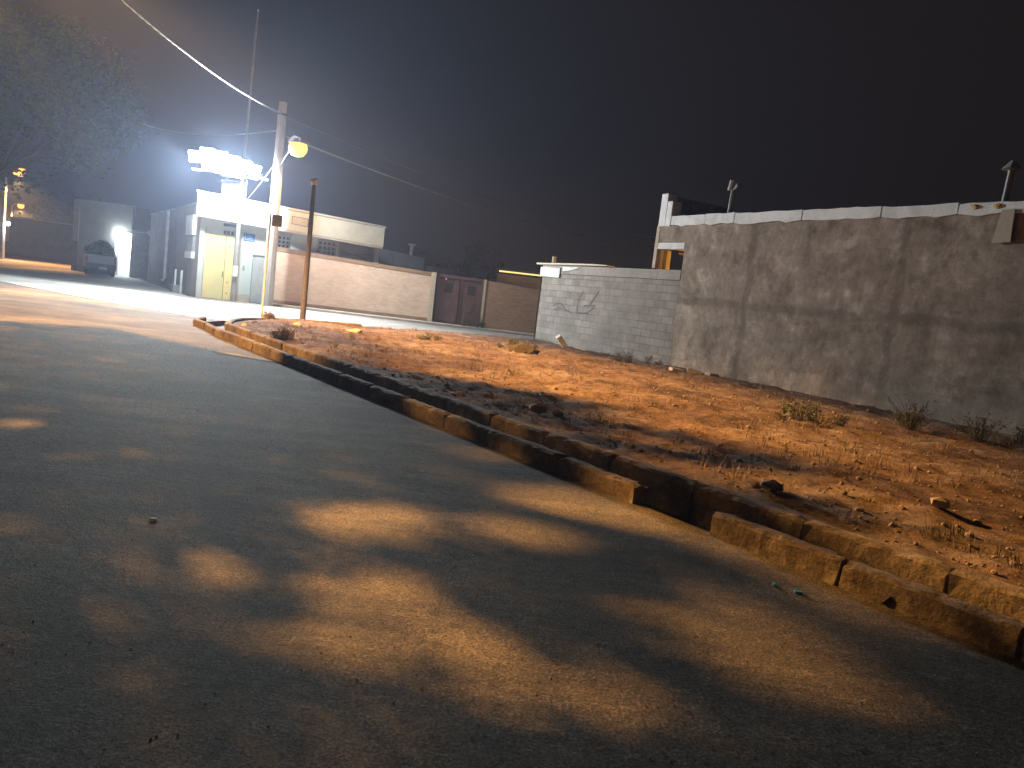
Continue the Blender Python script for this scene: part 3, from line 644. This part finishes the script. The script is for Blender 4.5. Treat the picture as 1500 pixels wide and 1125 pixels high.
MB().box(-56, -46.2, 84, 92, -.1, 3.8).build('wall', M['darkhouse'], dh)
MB().box(-56.2, -46, 83.8, 92.2, 3.8, 4.0).build('roof', M['soffit'], dh)
nh = thing('neighbour_house', 'dim grey house with a chimney stub behind the right end of the white house', 'house')
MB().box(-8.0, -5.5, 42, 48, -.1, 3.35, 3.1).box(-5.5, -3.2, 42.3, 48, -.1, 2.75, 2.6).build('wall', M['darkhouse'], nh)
MB().tube([(-6.3,42.5,3.1),(-6.3,42.5,3.75)], .1, 8).box(-6.5,-6.1,42.4,42.6,3.72,3.8).build('chimney', M['greymetal'], nh)
MB().box(-3.2, 1.2, 43, 48, -.1, 2.3).build('low_wall', M['darkhouse'], nh)
ev = thing('far_shed', 'low dark shed with a glowing orange strip added for its warm lit eave, behind the brown wall', 'shed')
MB().box(-1.5, 3.0, 42.3, 45, -.1, 2.75).build('wall', M['brownbrick'], ev)
MB().box(-1.6, 3.1, 41.9, 45.2, 2.95, 3.05).build('roof', M['darkhouse'], ev)
MB().tube([(-1.4,41.95,2.88),(3.0,41.95,2.90)], .045, 6).build('eave_glow', M['eaveglow'], ev)  # the eave's warm light, put into a glowing strip

# ------------------------------------------------------------------ parked pickup with fodder
pk = thing('pickup_truck', 'dark parked pickup loaded with a heap of green fodder, seen from behind', 'pickup', (-24.6, 45.0, 0), R(31))
body = MB().prism([(-.78,.42),(.78,.42),(.82,.62),(.80,1.22),(-.80,1.22),(-.82,.62)], -.0, 2.1).build('cargo_bed', M['carpaint'], pk, bevel=.02)
MB().box(-.76, .76, -.05, -.005, .72, 1.2).build('tailgate', M['tailgate'], body, bevel=.01)
mb = MB(); cabp = [(2.1,.42),(4.45,.42),(4.5,.95),(3.45,1.02),(3.0,1.66),(2.2,1.68),(2.1,1.0)]
n = len(cabp); mb.add([(-.8,y,z) for y,z in cabp]+[(.8,y,z) for y,z in cabp], [tuple(range(n)), tuple(range(2*n-1,n-1,-1))]+[(i,i+n,(i+1)%n+n,(i+1)%n) for i in range(n)])
cabo = mb.build('cab', M['carpaint'], pk, bevel=.04)
MB().box(-.62, .62, 2.095, 2.13, 1.08, 1.55).build('rear_window', M['glass'], cabo)
for sx in (-.808, .808): MB().box(sx-.007, sx+.007, 2.3, 3.0, 1.08, 1.55).build('side_window', M['glass'], cabo)
bp = MB().box(-.8, .8, -.16, -.02, .36, .52).build('bumper', M['darkmetal'], pk, bevel=.02)
MB().box(-.74, .74, -.045, -.006, .53, .70).build('lower_panel', M['carpaint'], body)
MB().box(-.12, .32, -.175, -.162, .40, .51).build('number_plate', M['plate'], bp)
for sx in (-1, 1): MB().box(sx*.74-.06, sx*.74+.06, -.07, -.052, .78, 1.1).build('tail_light', M['redlens'], pk)
for sx in (-1, 1):
    for yy in (.7, 3.65):
        wl = MB().lathe([(.2,-.09),(.29,-.1),(.31,-.06),(.31,.06),(.29,.1),(.2,.09)], (0,0,0), 18).build('wheel', M['rubber'], pk)
        wl.location = (sx*.68, yy, .31); wl.rotation_euler = (0, math.pi/2, 0)
        MB().lathe([(.19,-.07),(.19,.07)], (0,0,0), 14).build('rim', M['greymetal'], wl)
mb = MB(); rd = random.Random(4)
for i in range(2600):
    a = rd.random()*6.28; q = rd.random()**.5; yy = 1.05+q*sin(a)*1.05; xx = q*cos(a)*.74
    zz = 1.2 + (1-q*q)**.6*.85*rd.random()**.35
    mb.leaf((xx, yy, zz), .13, .035, rd)
mb.lathe([(.68,1.0),(.66,1.3),(.5,1.65),(.2,1.88)], (0,1.05,0), 10)
ff = mb.build('fodder_heap', M['fodder']); ff.location = pk.location; ff.rotation_euler = pk.rotation_euler
tag(ff, 'heap of green fodder piled on the parked pickup', 'fodder')

# ------------------------------------------------------------------ trees
def branchy(mb, base, h, r, rd, tips, lean=(0,0)):
    top = Vector(base) + Vector((lean[0], lean[1], h))
    mid = Vector(base).lerp(top, .5) + Vector((rd.uniform(-.2,.2), rd.uniform(-.2,.2), 0))
    mb.tube([base, mid, top], [r, r*.8, r*.6], 8)
    for t in tips:
        t = Vector(t); m = top.lerp(t, .5) + Vector((rd.uniform(-.3,.3), rd.uniform(-.3,.3), .3))
        mb.tube([top - Vector((0,0,.2)), m, t], [r*.3, r*.17, r*.05], 6)
def tree(base, h, c, rx, rz, nclump, per, leafl, label, mat, lean=(0,0), seed=1, group='trees'):
    rd = random.Random(seed); t = thing('leafy_tree', label, 'tree', base, 0, group)
    tips = []; mb = MB(); c = Vector(c)
    for i in range(nclump):
        d = Vector((rd.gauss(0,1), rd.gauss(0,1), rd.gauss(0,1))).normalized()*rd.uniform(.45,1)
        p = c + Vector((d.x*rx, d.y*rx, d.z*rz)); cr = rd.uniform(.15,.27)*rx
        if i % 5 == 0: tips.append(p)
        for k in range(per):
            e = Vector((rd.gauss(0,.5), rd.gauss(0,.5), rd.gauss(0,.42)))*cr
            mb.leaf(p+e, leafl*rd.uniform(.7,1.2), leafl*.42, rd)
    mb.build('crown', mat, t)
    tb = MB(); branchy(tb, (0,0,-.2), h, .02*h+.14, rd, tips[:12], lean); tb.build('trunk', M['bark'], t)
    return t
tree((-28.5,40,0), 5, (3.0,.5,8.6), 5.2, 4.2, 60, 210, .17, 'big dim leafy tree rising at the upper left behind the lamps', M['leaf'], (1,0), 3)
tree((-3.2,60,0), 2, (0,0,3.6), 2.0, 2.2, 36, 60, .14, 'small dark tree behind the brown wall, centre of the far view', M['leaf'], (0,0), 5)
tree((3.5,66,0), 2, (0,0,3.0), 2.6, 1.8, 36, 60, .14, 'low dark tree behind the plank-topped block wall', M['leaf'], (0,0), 6)
tree((-8.5,70,0), 2, (0,0,3.2), 3.4, 2.0, 36, 60, .16, 'broad dim tree beyond the neighbour house roof', M['leaf'], (0,0), 8)
tree((-64,110,0), 3, (0,0,5), 6, 4, 50, 60, .3, 'dark tree closing the far end of the road at the left', M['leaf'], (0,0), 9)

# shade tree on the left of the road: gaps in its crown let the lamp through
SHADE = [[-10.6,13.2],[-9.96,13.84],[-7.99,15.04],[-4.92,13.05],[-3.98,12.68],[-3.41,12.82],[-2.45,12.37],[-0.53,11.88],[1.93,10.92],[1.34,9.7],[2.61,8.81],[3.56,7.33],[2.96,6.78],[1.98,7.04],[1.61,6.78],[2.05,6.21],[2.84,6.07],[3.21,5.66],[2.79,5.18],[2.3,5.39],[2.36,4.95],[2.83,3.93],[3.1,3.0],[3.4,1.4],[2.0,-.6],[-1.5,-1.2],[-6,1],[-10,6]]
GAPS = [[-0.87,4.84,0.4,0.25,0.08,-0.35,1.0],[0.09,4.92,0.34,-0.03,-0.01,-0.33,1.0],[-0.31,7.26,0.33,0.05,0.02,-0.41,0.8],[0.63,5.85,0.75,-0.32,-0.12,-0.5,1.0],[1.12,5.5,0.4,-0.2,-0.1,-0.33,1.0],[0.84,6.96,0.14,-0.21,-0.1,-0.63,1.0],[-0.81,8.64,0.21,-0.17,0.04,-0.66,0.8],[0.0,8.0,0.11,0.08,0.01,-0.51,0.7],[-1.45,6.5,0.11,0.07,0.05,-0.2,0.6],[-0.61,3.61,0.37,0.11,0.06,-0.31,1.0],[-0.21,3.34,0.31,-0.07,0.01,-0.29,1.0],[0.01,3.08,0.12,-0.21,-0.09,-0.24,1.0],[-0.68,3.11,0.32,-0.02,0.03,-0.15,0.8],[-1.05,3.08,0.2,-0.01,0.03,-0.11,0.6],[-0.85,5.79,0.12,0.06,0.04,-0.2,0.5],[1.2,3.7,0.04,-0.38,-0.22,-0.29,1.0],[1.38,3.36,0.16,-0.25,-0.11,-0.18,1.0],[1.55,3.75,0.15,-0.19,-0.15,-0.29,0.6],[2.01,4.6,0.24,-0.44,-0.17,-0.32,1.0],[2.29,4.2,0.15,-0.33,-0.15,-0.23,0.8],[0.76,3.78,0.17,-0.03,-0.03,-0.14,0.7],[0.44,2.97,0.23,-0.03,-0.04,-0.23,0.75],[-0.45,2.52,0.17,0.05,0.03,-0.11,0.6],[-1.42,3.8,0.13,0.05,0.05,-0.12,0.8],[-1.73,3.54,0.09,0.03,0.04,-0.08,0.6],[-1.02,2.53,0.13,0.06,0.04,-0.07,0.6],[-4.12,6.38,0.15,0.02,0.14,-0.22,0.9],[-0.92,2.26,0.13,0.04,0.04,-0.08,0.5],[-1.3,2.39,0.08,0.0,0.02,-0.05,0.4],[1.65,4.93,0.39,-0.27,-0.09,-0.24,0.8],[1.19,4.46,0.23,-0.04,-0.05,-0.17,0.5],[0.41,4.49,0.17,0.02,-0.01,-0.13,0.4],[1.82,4.18,0.13,-0.21,-0.07,-0.12,0.6],[-0.31,3.59,0.06,0.02,0.01,-0.08,0.4],[-1.55,3.18,0.05,0.02,0.02,-0.03,0.4],[-2.85,4.89,0.09,0.04,0.05,-0.09,0.3],[1.08,6.46,0.11,0.06,-0.09,-0.66,1.0],[2.6,3.75,0.06,-0.19,-0.13,-0.17,0.4],[2.62,4.08,0.07,-0.22,-0.11,-0.15,0.6],[1.88,8.07,0.37,-0.24,-0.15,-0.6,0.5],[1.54,6.89,0.26,-0.44,-0.1,-0.37,0.5],[2.08,5.94,0.38,-0.27,-0.07,-0.19,0.5],[-4.2,6.93,0.23,0.03,0.1,-0.18,0.4],[-3.76,7.29,0.29,0.08,0.08,-0.16,0.3],[-0.54,6.31,0.17,0.02,0.02,-0.19,0.5],[-0.15,5.6,0.2,-0.02,0.0,-0.15,0.6]]
def inside(x, y, P):
    r = False; j = len(P)-1
    for i in range(len(P)):
        if (P[i][1] > y) != (P[j][1] > y) and x < (P[j][0]-P[i][0])*(y-P[i][1])/(P[j][1]-P[i][1])+P[i][0]: r = not r
        j = i
    return r
def gap(x, y):
    k = 0; w = noise.noise(Vector((x*1.5, y*4.2, 4)))*.95 + noise.noise(Vector((x*4, y*9, 8)))*.7
    for cx, cy, a, b, c, d, st in GAPS:
        if cy < 4 and abs(a) < .2: a, b, c, d = a*1.25, b*1.25, c*1.25, d*1.25
        dx, dy = x-cx, y-cy; D = a*d - b*c
        u, v = (dx*d - dy*c)/D, (dy*a - dx*b)/D; q = (u*u+v*v)*max(.65, 1+w*.8)
        if q < 1.3: k = max(k, min(1,st*1.45)*min(1, (1.3-q)/.5))
    if w > .55 and x > -2.2 and y > 4: k = max(k, min(.6, (w-.55)*2.4))
    return k
LP = Vector((LX, LY, LZ)); rd = random.Random(11); mb = MB(); tips = []; n = 0
while n < 27500:
    x, y = rd.uniform(-10.6,3.6), rd.uniform(-1.2,15.1)
    if not inside(x, y, SHADE) or rd.random() < gap(x, y): continue
    if rd.random() > (.8 if (Vector((x,y))-K).dot(KN) < .6 else .17): continue        # a thinner crown on the far side
    T = Vector((x, y, .05)); D = T - LP
    den = D.x + .70*D.y; num = -.70*LY - LX
    tm = num/den if den > 0 else .45
    tm = max(.13, min(.46, tm)); t = tm*rd.uniform(.62, 1)
    P = LP + D*t
    mb.leaf(P, rd.uniform(.035,.06), rd.uniform(.018,.03), rd); n += 1
    if n % 550 == 0: tips.append(P)
for i in range(2100):  # unseen leaves added close to the lamp to shade the walls
    q = rd.uniform(-1, 22); T = Vector((WL0.x + WD.x*q, WL0.y + WD.y*q, rd.uniform(-.5, 5)))
    mb.leaf(LP + (T-LP)*rd.uniform(.085, .125), rd.uniform(.03,.05), rd.uniform(.015,.026), rd)
st = thing('shade_tree', 'spreading tree on the left of the road whose crown filters the orange lamp', 'tree', (0,0,0), 0, 'trees')
mb.build('crown', M['leaf'], st)
tb = MB(); branchy(tb, (-9.9,8.2,-.2), 3.6, .2, rd, tips, (.8,.5)); tb.build('trunk', M['bark'], st)

# ------------------------------------------------------------------ bushes, weeds, stones, litter
def bush(x, y, r, hgt, label, mat, seed, z=None, dry=.2, n=700):
    rd = random.Random(seed); z = lot_h(x, y) if z is None else z
    mb = MB()
    subs = [(0,0,1.0)] + [(rd.gauss(0,r*.55), rd.gauss(0,r*.45), rd.uniform(.35,.85)) for _ in range(6)]
    for k in range(170):
        cx, cy, f = rd.choice(subs); a = rd.random()*6.28; q = rd.random()*r*.55*f; hh = hgt*f*rd.uniform(.45,1.1)
        cx += rd.gauss(0,.03); cy += rd.gauss(0,.03)
        e = Vector((cx+q*cos(a), cy+q*sin(a), hh)); b0 = Vector((cx,cy,-.03)); m1 = b0.lerp(e,.55)+Vector((0,0,hh*.12))
        mb.tube([b0, m1, e], [.0045,.0035,.0015], 3, False)
        for i in range(rd.randint(2, max(3, n//110))):
            p = m1.lerp(e, rd.random()); mb.leaf(p+Vector((rd.gauss(0,.02),rd.gauss(0,.02),rd.gauss(0,.015))), rd.uniform(.015,.04), .008, rd)
    o = mb.build('bush', mat); o.location = (x, y, z)
    return tag(o, label, 'bush', 'scrubby bushes on the lot')
bush(-.1, 20.6, .55, .35, 'flat green scrub behind the dark lump in the middle of the lot', M['dullleaf'], 1)
bush(3.1, 20.9, .6, .35, 'low green scrub growing against the foot of the block wall', M['dullleaf'], 2)
bush(4.4, 11.6, .62, .32, 'small dry scrub on the open dirt in front of the plaster wall', M['dullleaf'], 3)
bush(6.3, 12.0, .95, .55, 'largest dark scrub at the foot of the plaster wall, right of centre', M['dullleaf'], 4, n=1200)
bush(-2.3, 20.0, .3, .22, 'little dark scrub nearest the pink wall end pillar on the lot', M['dullleaf'], 5, n=300)
bush(8.6, 12.2, .45, .5, 'scrub at the wall foot by the right edge of the frame', M['dullleaf'], 6)
bush(-2.3, 32.9, .55, .75, 'tall dry bush in front of the maroon gate', M['dryleaf'], 7, z=.1)
bush(-1.75, 32.85, .5, .5, 'green bush right of the dry one before the maroon gate', M['dullleaf'], 8, z=.1)
bush(-6.9, 21.3, .35, .3, 'reddish dry tuft at the lot corner by the sign post', M['dryleaf'], 9, n=350)
bush(-4.6, 15.2, .3, .22, 'grey dry tuft behind the yellow lit kerb', M['dryleaf'], 10, n=300)

def rocktag(name, parts, mat, label, cat, group=None):
    mb = MB(); rd = random.Random(len(label))
    for c, sx, sy, sz in parts: mb.rock(c, sx, sy, sz, rd)
    return tag(mb.build(name, mat), label, cat, group)
def zl(x, y, d=0): return (x, y, lot_h(x, y)+d)
def slabstone(x, y, l, w_, t_, yaw, tilt, mat, label):
    o = MB().box(-l/2, l/2, -w_/2, w_/2, -t_/2, t_/2).build('broken_block', mat, bevel=.01)
    o.location = zl(x, y, t_*.5 + abs(sin(tilt))*l*.35); o.rotation_euler = (tilt*.4, tilt, yaw)
    return tag(o, label, 'block', 'broken blocks at the wall foot')
slabstone(1.35, 23.5, .42, .2, .16, .5, .8, M['palestone'], 'pale broken block tilted up against the foot of the block wall')
slabstone(4.0, 19.0, .34, .2, .08, .3, .1, M['brickbat'], 'leftmost of three flat broken bricks by the plaster wall foot')
slabstone(4.42, 18.9, .36, .2, .09, -.2, .15, M['brickbat'], 'middle of three flat broken bricks by the plaster wall foot')
slabstone(4.78, 18.6, .32, .18, .07, .6, .05, M['brickbat'], 'rightmost of three flat broken bricks by the plaster wall foot')
rocktag('dark_lump', [(zl(.15,19.2,.07),.42,.2,.15),(zl(.4,19.15,.05),.25,.18,.12)], M['dark'], 'dark lump of scrap lying in the middle of the lot', 'lump')
rocktag('pale_stone', [(zl(-4.1,19.6,.05),.17,.1,.09),(zl(-4.3,19.7,.02),.09,.07,.05)], M['palestone'], 'bright white stone near the dark steel post on the lot', 'stone', 'stones on the lot')
rocktag('pale_stone', [(zl(-6.35,17.9,.03),.1,.07,.06)], M['palestone'], 'small pale stone on the lot corner behind the kerb', 'stone', 'stones on the lot')
rocktag('pale_stone', [(zl(-5.6,19.6,.04),.13,.08,.07)], M['palestone'], 'pale stone between the sign post and the kerb corner', 'stone', 'stones on the lot')
rocktag('pale_stone', [(zl(.35,9.3,.05),.13,.09,.07),(zl(.6,9.4,.03),.08,.07,.05)], M['stone'], 'grey stone in the shaded strip behind the rear kerb', 'stone', 'stones on the lot')
rocktag('dark_stone', [(zl(2.2,6.15,.03),.12,.08,.05)], M['stone'], 'flat stone just behind the rear kerb opposite the gap', 'stone', 'stones on the lot')
rocktag('dark_stone', [(zl(3.6,6.2,.04),.1,.07,.06)], M['stone'], 'tan stone alone on the lit dirt at the right', 'stone', 'stones on the lot')
rocktag('dirt_clod', [((2.33,4.3,.04),.075,.05,.05),((2.4,4.24,.03),.05,.045,.04),((2.27,4.36,.025),.04,.03,.03)], M['dark'], 'dark clod of dirt on the road against the right-hand kerb', 'clod')
o = MB().slab([(-.022,-.012),(.02,-.016),(.026,.012),(-.018,.016)], 0, .012).build('plastic_scrap', M['litter']); o.location = (1.79,4.33,.004); tag(o, 'square scrap of cyan plastic on the asphalt', 'litter', 'cyan litter')
o = MB().slab([(-.008,-.016),(.008,-.012),(.006,.016),(-.008,.012)], 0, .012).build('plastic_scrap', M['litter']); o.location = (1.68,4.42,.004); tag(o, 'smaller sliver of cyan plastic on the asphalt', 'litter', 'cyan litter')
o = MB().slab([(-.02,-.01),(.02,-.008),(.018,.012),(-.018,.01)], 0, .008).build('paper_scrap', M['palestone']); o.location = (-1.96,4.29,.004); tag(o, 'tiny white paper scrap on the dark asphalt at the left', 'litter')
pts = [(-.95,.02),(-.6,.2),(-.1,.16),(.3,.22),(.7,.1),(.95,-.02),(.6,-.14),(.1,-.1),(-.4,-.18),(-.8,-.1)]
o = MB().slab(pts, 0, .006).build('painted_flood_sheen', M['floodsheen']); o.location = (-4.55,12.9,0); o.rotation_euler.z = R(-23); o.scale = (.75,.8,1); tag(o, 'pale streak painted as flood light on the asphalt beside the kerb', 'painted light')  # pale sheet whose colour stands in for flood light on the road

rd = random.Random(21); mb = MB(); db = MB()
for i in range(9000):                          # pebbles of the lot
    p = rd.random()**.8; q = rd.random()**1.2; A = left_edge(p); B = right_edge(p); P = lerp(A, B, .03+.95*q)
    s_ = rd.uniform(.006,.02)*(1+1.3*(rd.random()<.05))
    mb.rock((P.x, P.y, lot_h(P.x,P.y)+s_*.2), s_, s_*.8, s_*.7, rd)
stuff(mb.build('lot_pebbles', M['stone']), 'loose pebbles and crumbs scattered over the dirt lot', 'pebbles')
for i in range(1700):                          # dry weeds of the lot
    p = rd.random()**.8; q = rd.random(); A = left_edge(p); B = right_edge(p); P = lerp(A, B, .04+.93*q)
    if noise.noise(Vector((P.x*.7, P.y*.7, 2))) < .06: continue
    for k in range(rd.randint(8,18)):
        a = rd.random()*6.28; hh = rd.uniform(.04,.16); ln = rd.uniform(.02,.07)
        x0, y0 = P.x+rd.gauss(0,.04), P.y+rd.gauss(0,.04); z0 = lot_h(x0,y0)-.01
        wv = Vector((-sin(a), cos(a), 0))*.004; c = Vector((x0,y0,z0)); t = c + Vector((cos(a)*ln, sin(a)*ln, hh))
        db.add([c-wv, c+wv, t], [(0,1,2)])
stuff(db.build('dry_weeds', M['dryleaf']), 'thin dry weeds growing over the dirt lot', 'weeds')
mb = MB()
for i in range(5200):                          # grit on the road
    s = rd.uniform(-4,15) ; n_ = -abs(rd.gauss(0,1.7)) - .02 if rd.random() < .6 else rd.uniform(-4.4,-.05)
    P = kp(s, n_); r_ = rd.uniform(.0018,.0055)
    mb.rock((P.x, P.y, r_*.3), r_, r_*.8, r_*.7, rd)
stuff(mb.build('road_grit', M['stone']), 'fine grit lying on the asphalt', 'grit')

# ------------------------------------------------------------------ lights
def lamp(name, typ, loc, power, c, radius=.1, to=None, size=None, blend=.3, wing=0):
    d = bpy.data.lights.new(name, typ); d.energy = power; d.color = c; d.shadow_soft_size = radius
    o = bpy.data.objects.new(name, d); COL.objects.link(o); o.location = loc
    if typ == 'SPOT': d.spot_size = R(size); d.spot_blend = blend
    if wing:
        d.use_nodes = True; nt = d.node_tree; em = nt.nodes['Emission']; tc = N(nt, 'ShaderNodeTexCoord'); sp = N(nt, 'ShaderNodeSeparateXYZ')
        nt.links.new(tc.outputs['Normal'], sp.inputs[0]); mr = N(nt, 'ShaderNodeMapRange'); nt.links.new(math_(nt, 'ABSOLUTE', sp.outputs[2]), mr.inputs[0])
        mr.inputs[1].default_value = .46; mr.inputs[2].default_value = .68; mr.inputs[3].default_value = 1.15; mr.inputs[4].default_value = wing
        nt.links.new(mr.outputs[0], em.inputs['Strength'])
    if to is not None: o.rotation_euler = (Vector(to)-Vector(loc)).to_track_quat('-Z', 'Y').to_euler()
    return o
SOD = (1, .48, .115); WH = (.84, .95, 1.0)
lamp('sodium_light', 'SPOT', (LX,LY,LZ), 92000, SOD, .062, (LX+.35,LY-.25,0), 138, .35, .13)
lamp('sodium_light', 'SPOT', (-9.75,31.4,6.0), 900, SOD, .15, (-9.2,30.2,0), 150, .3)
lamp('sodium_light', 'SPOT', (-36.7,55.8,5.9), 14000, SOD, .15, (-36,55,0), 130, .3)
lamp('sodium_light', 'SPOT', (-62,94.8,5.2), 16000, SOD, .15, (-61.5,94,0), 150, .3)
for x, to, pw_ in ((-.4, (-18,24,0), 8500), (.92, (-8,12,0), 13500), (1.85, (2,19,0), 5500)):
    lamp('flood_and_fill_light', 'SPOT', hp(.1+x, -1.5, 5.4), pw_, WH, .2, to, 144 if x > 0 else 126, .4)
lamp('flood_and_fill_light', 'SPOT', hp(1.4, -2.2, 5.3), 2200, WH, .2, hp(4.0, .6, 1.0), 150, .5)  # added wash spot for the facade, with no fixture of its own
lamp('flood_and_fill_light', 'SPOT', hp(-.35, -1.5, 5.5), 2200, WH, .2, (-20,36,2), 118, .5)  # added spot in place of street bounce on the side wall
lamp('wall_lamp_light', 'POINT', (-25.45,49.5,2.35), 520, WH, .1)
lamp('globe_light', 'POINT', (-37.4,55.6,2.5), 500, WH, .12)
lamp('porch_light', 'POINT', wpt(6.8,3.6,3.0), 700, (1,.55,.15), .08)

# ------------------------------------------------------------------ air, sky, colour
hz, nt, b = nodes('night_haze'); nt.nodes.remove(b)
pv = N(nt, 'ShaderNodeVolumePrincipled', Density=.0016, Anisotropy=.5); pv.inputs['Color'].default_value = (.58,.70,1,1)
nt.links.new(pv.outputs[0], nt.nodes['Material Output'].inputs['Volume'])
haze = MB().box(-155, 115, -45, 150, -2.3, 22).build('haze', hz); stuff(haze)

W = bpy.data.worlds.new('World'); S.world = W; W.use_nodes = True; nt = W.node_tree
bg = nt.nodes['Background']; out = nt.nodes['World Output']
sky = N(nt, 'ShaderNodeTexSky', sky_type='NISHITA', sun_disc=False); sky.sun_elevation = R(-6); sky.sun_rotation = R(200)
nt.links.new(sky.outputs[0], bg.inputs['Color']); bg.inputs['Strength'].default_value = .05
b2 = N(nt, 'ShaderNodeBackground', Strength=1.0); b2.inputs['Color'].default_value = (.0108,.0075,.0068,1)
ad = N(nt, 'ShaderNodeAddShader'); nt.links.new(bg.outputs[0], ad.inputs[0]); nt.links.new(b2.outputs[0], ad.inputs[1]); nt.links.new(ad.outputs[0], out.inputs['Surface'])

S.view_settings.view_transform = 'Standard'; S.view_settings.look = 'None'; S.view_settings.exposure = 0; S.view_settings.gamma = 1
S.view_settings.use_curve_mapping = False
S.cycles.use_denoising = True
S.cycles.max_bounces = 6; S.cycles.volume_bounces = 0; S.cycles.diffuse_bounces = 3
S.cycles.sample_clamp_indirect = 4
S.cycles.use_adaptive_sampling = True; S.cycles.adaptive_threshold = .02
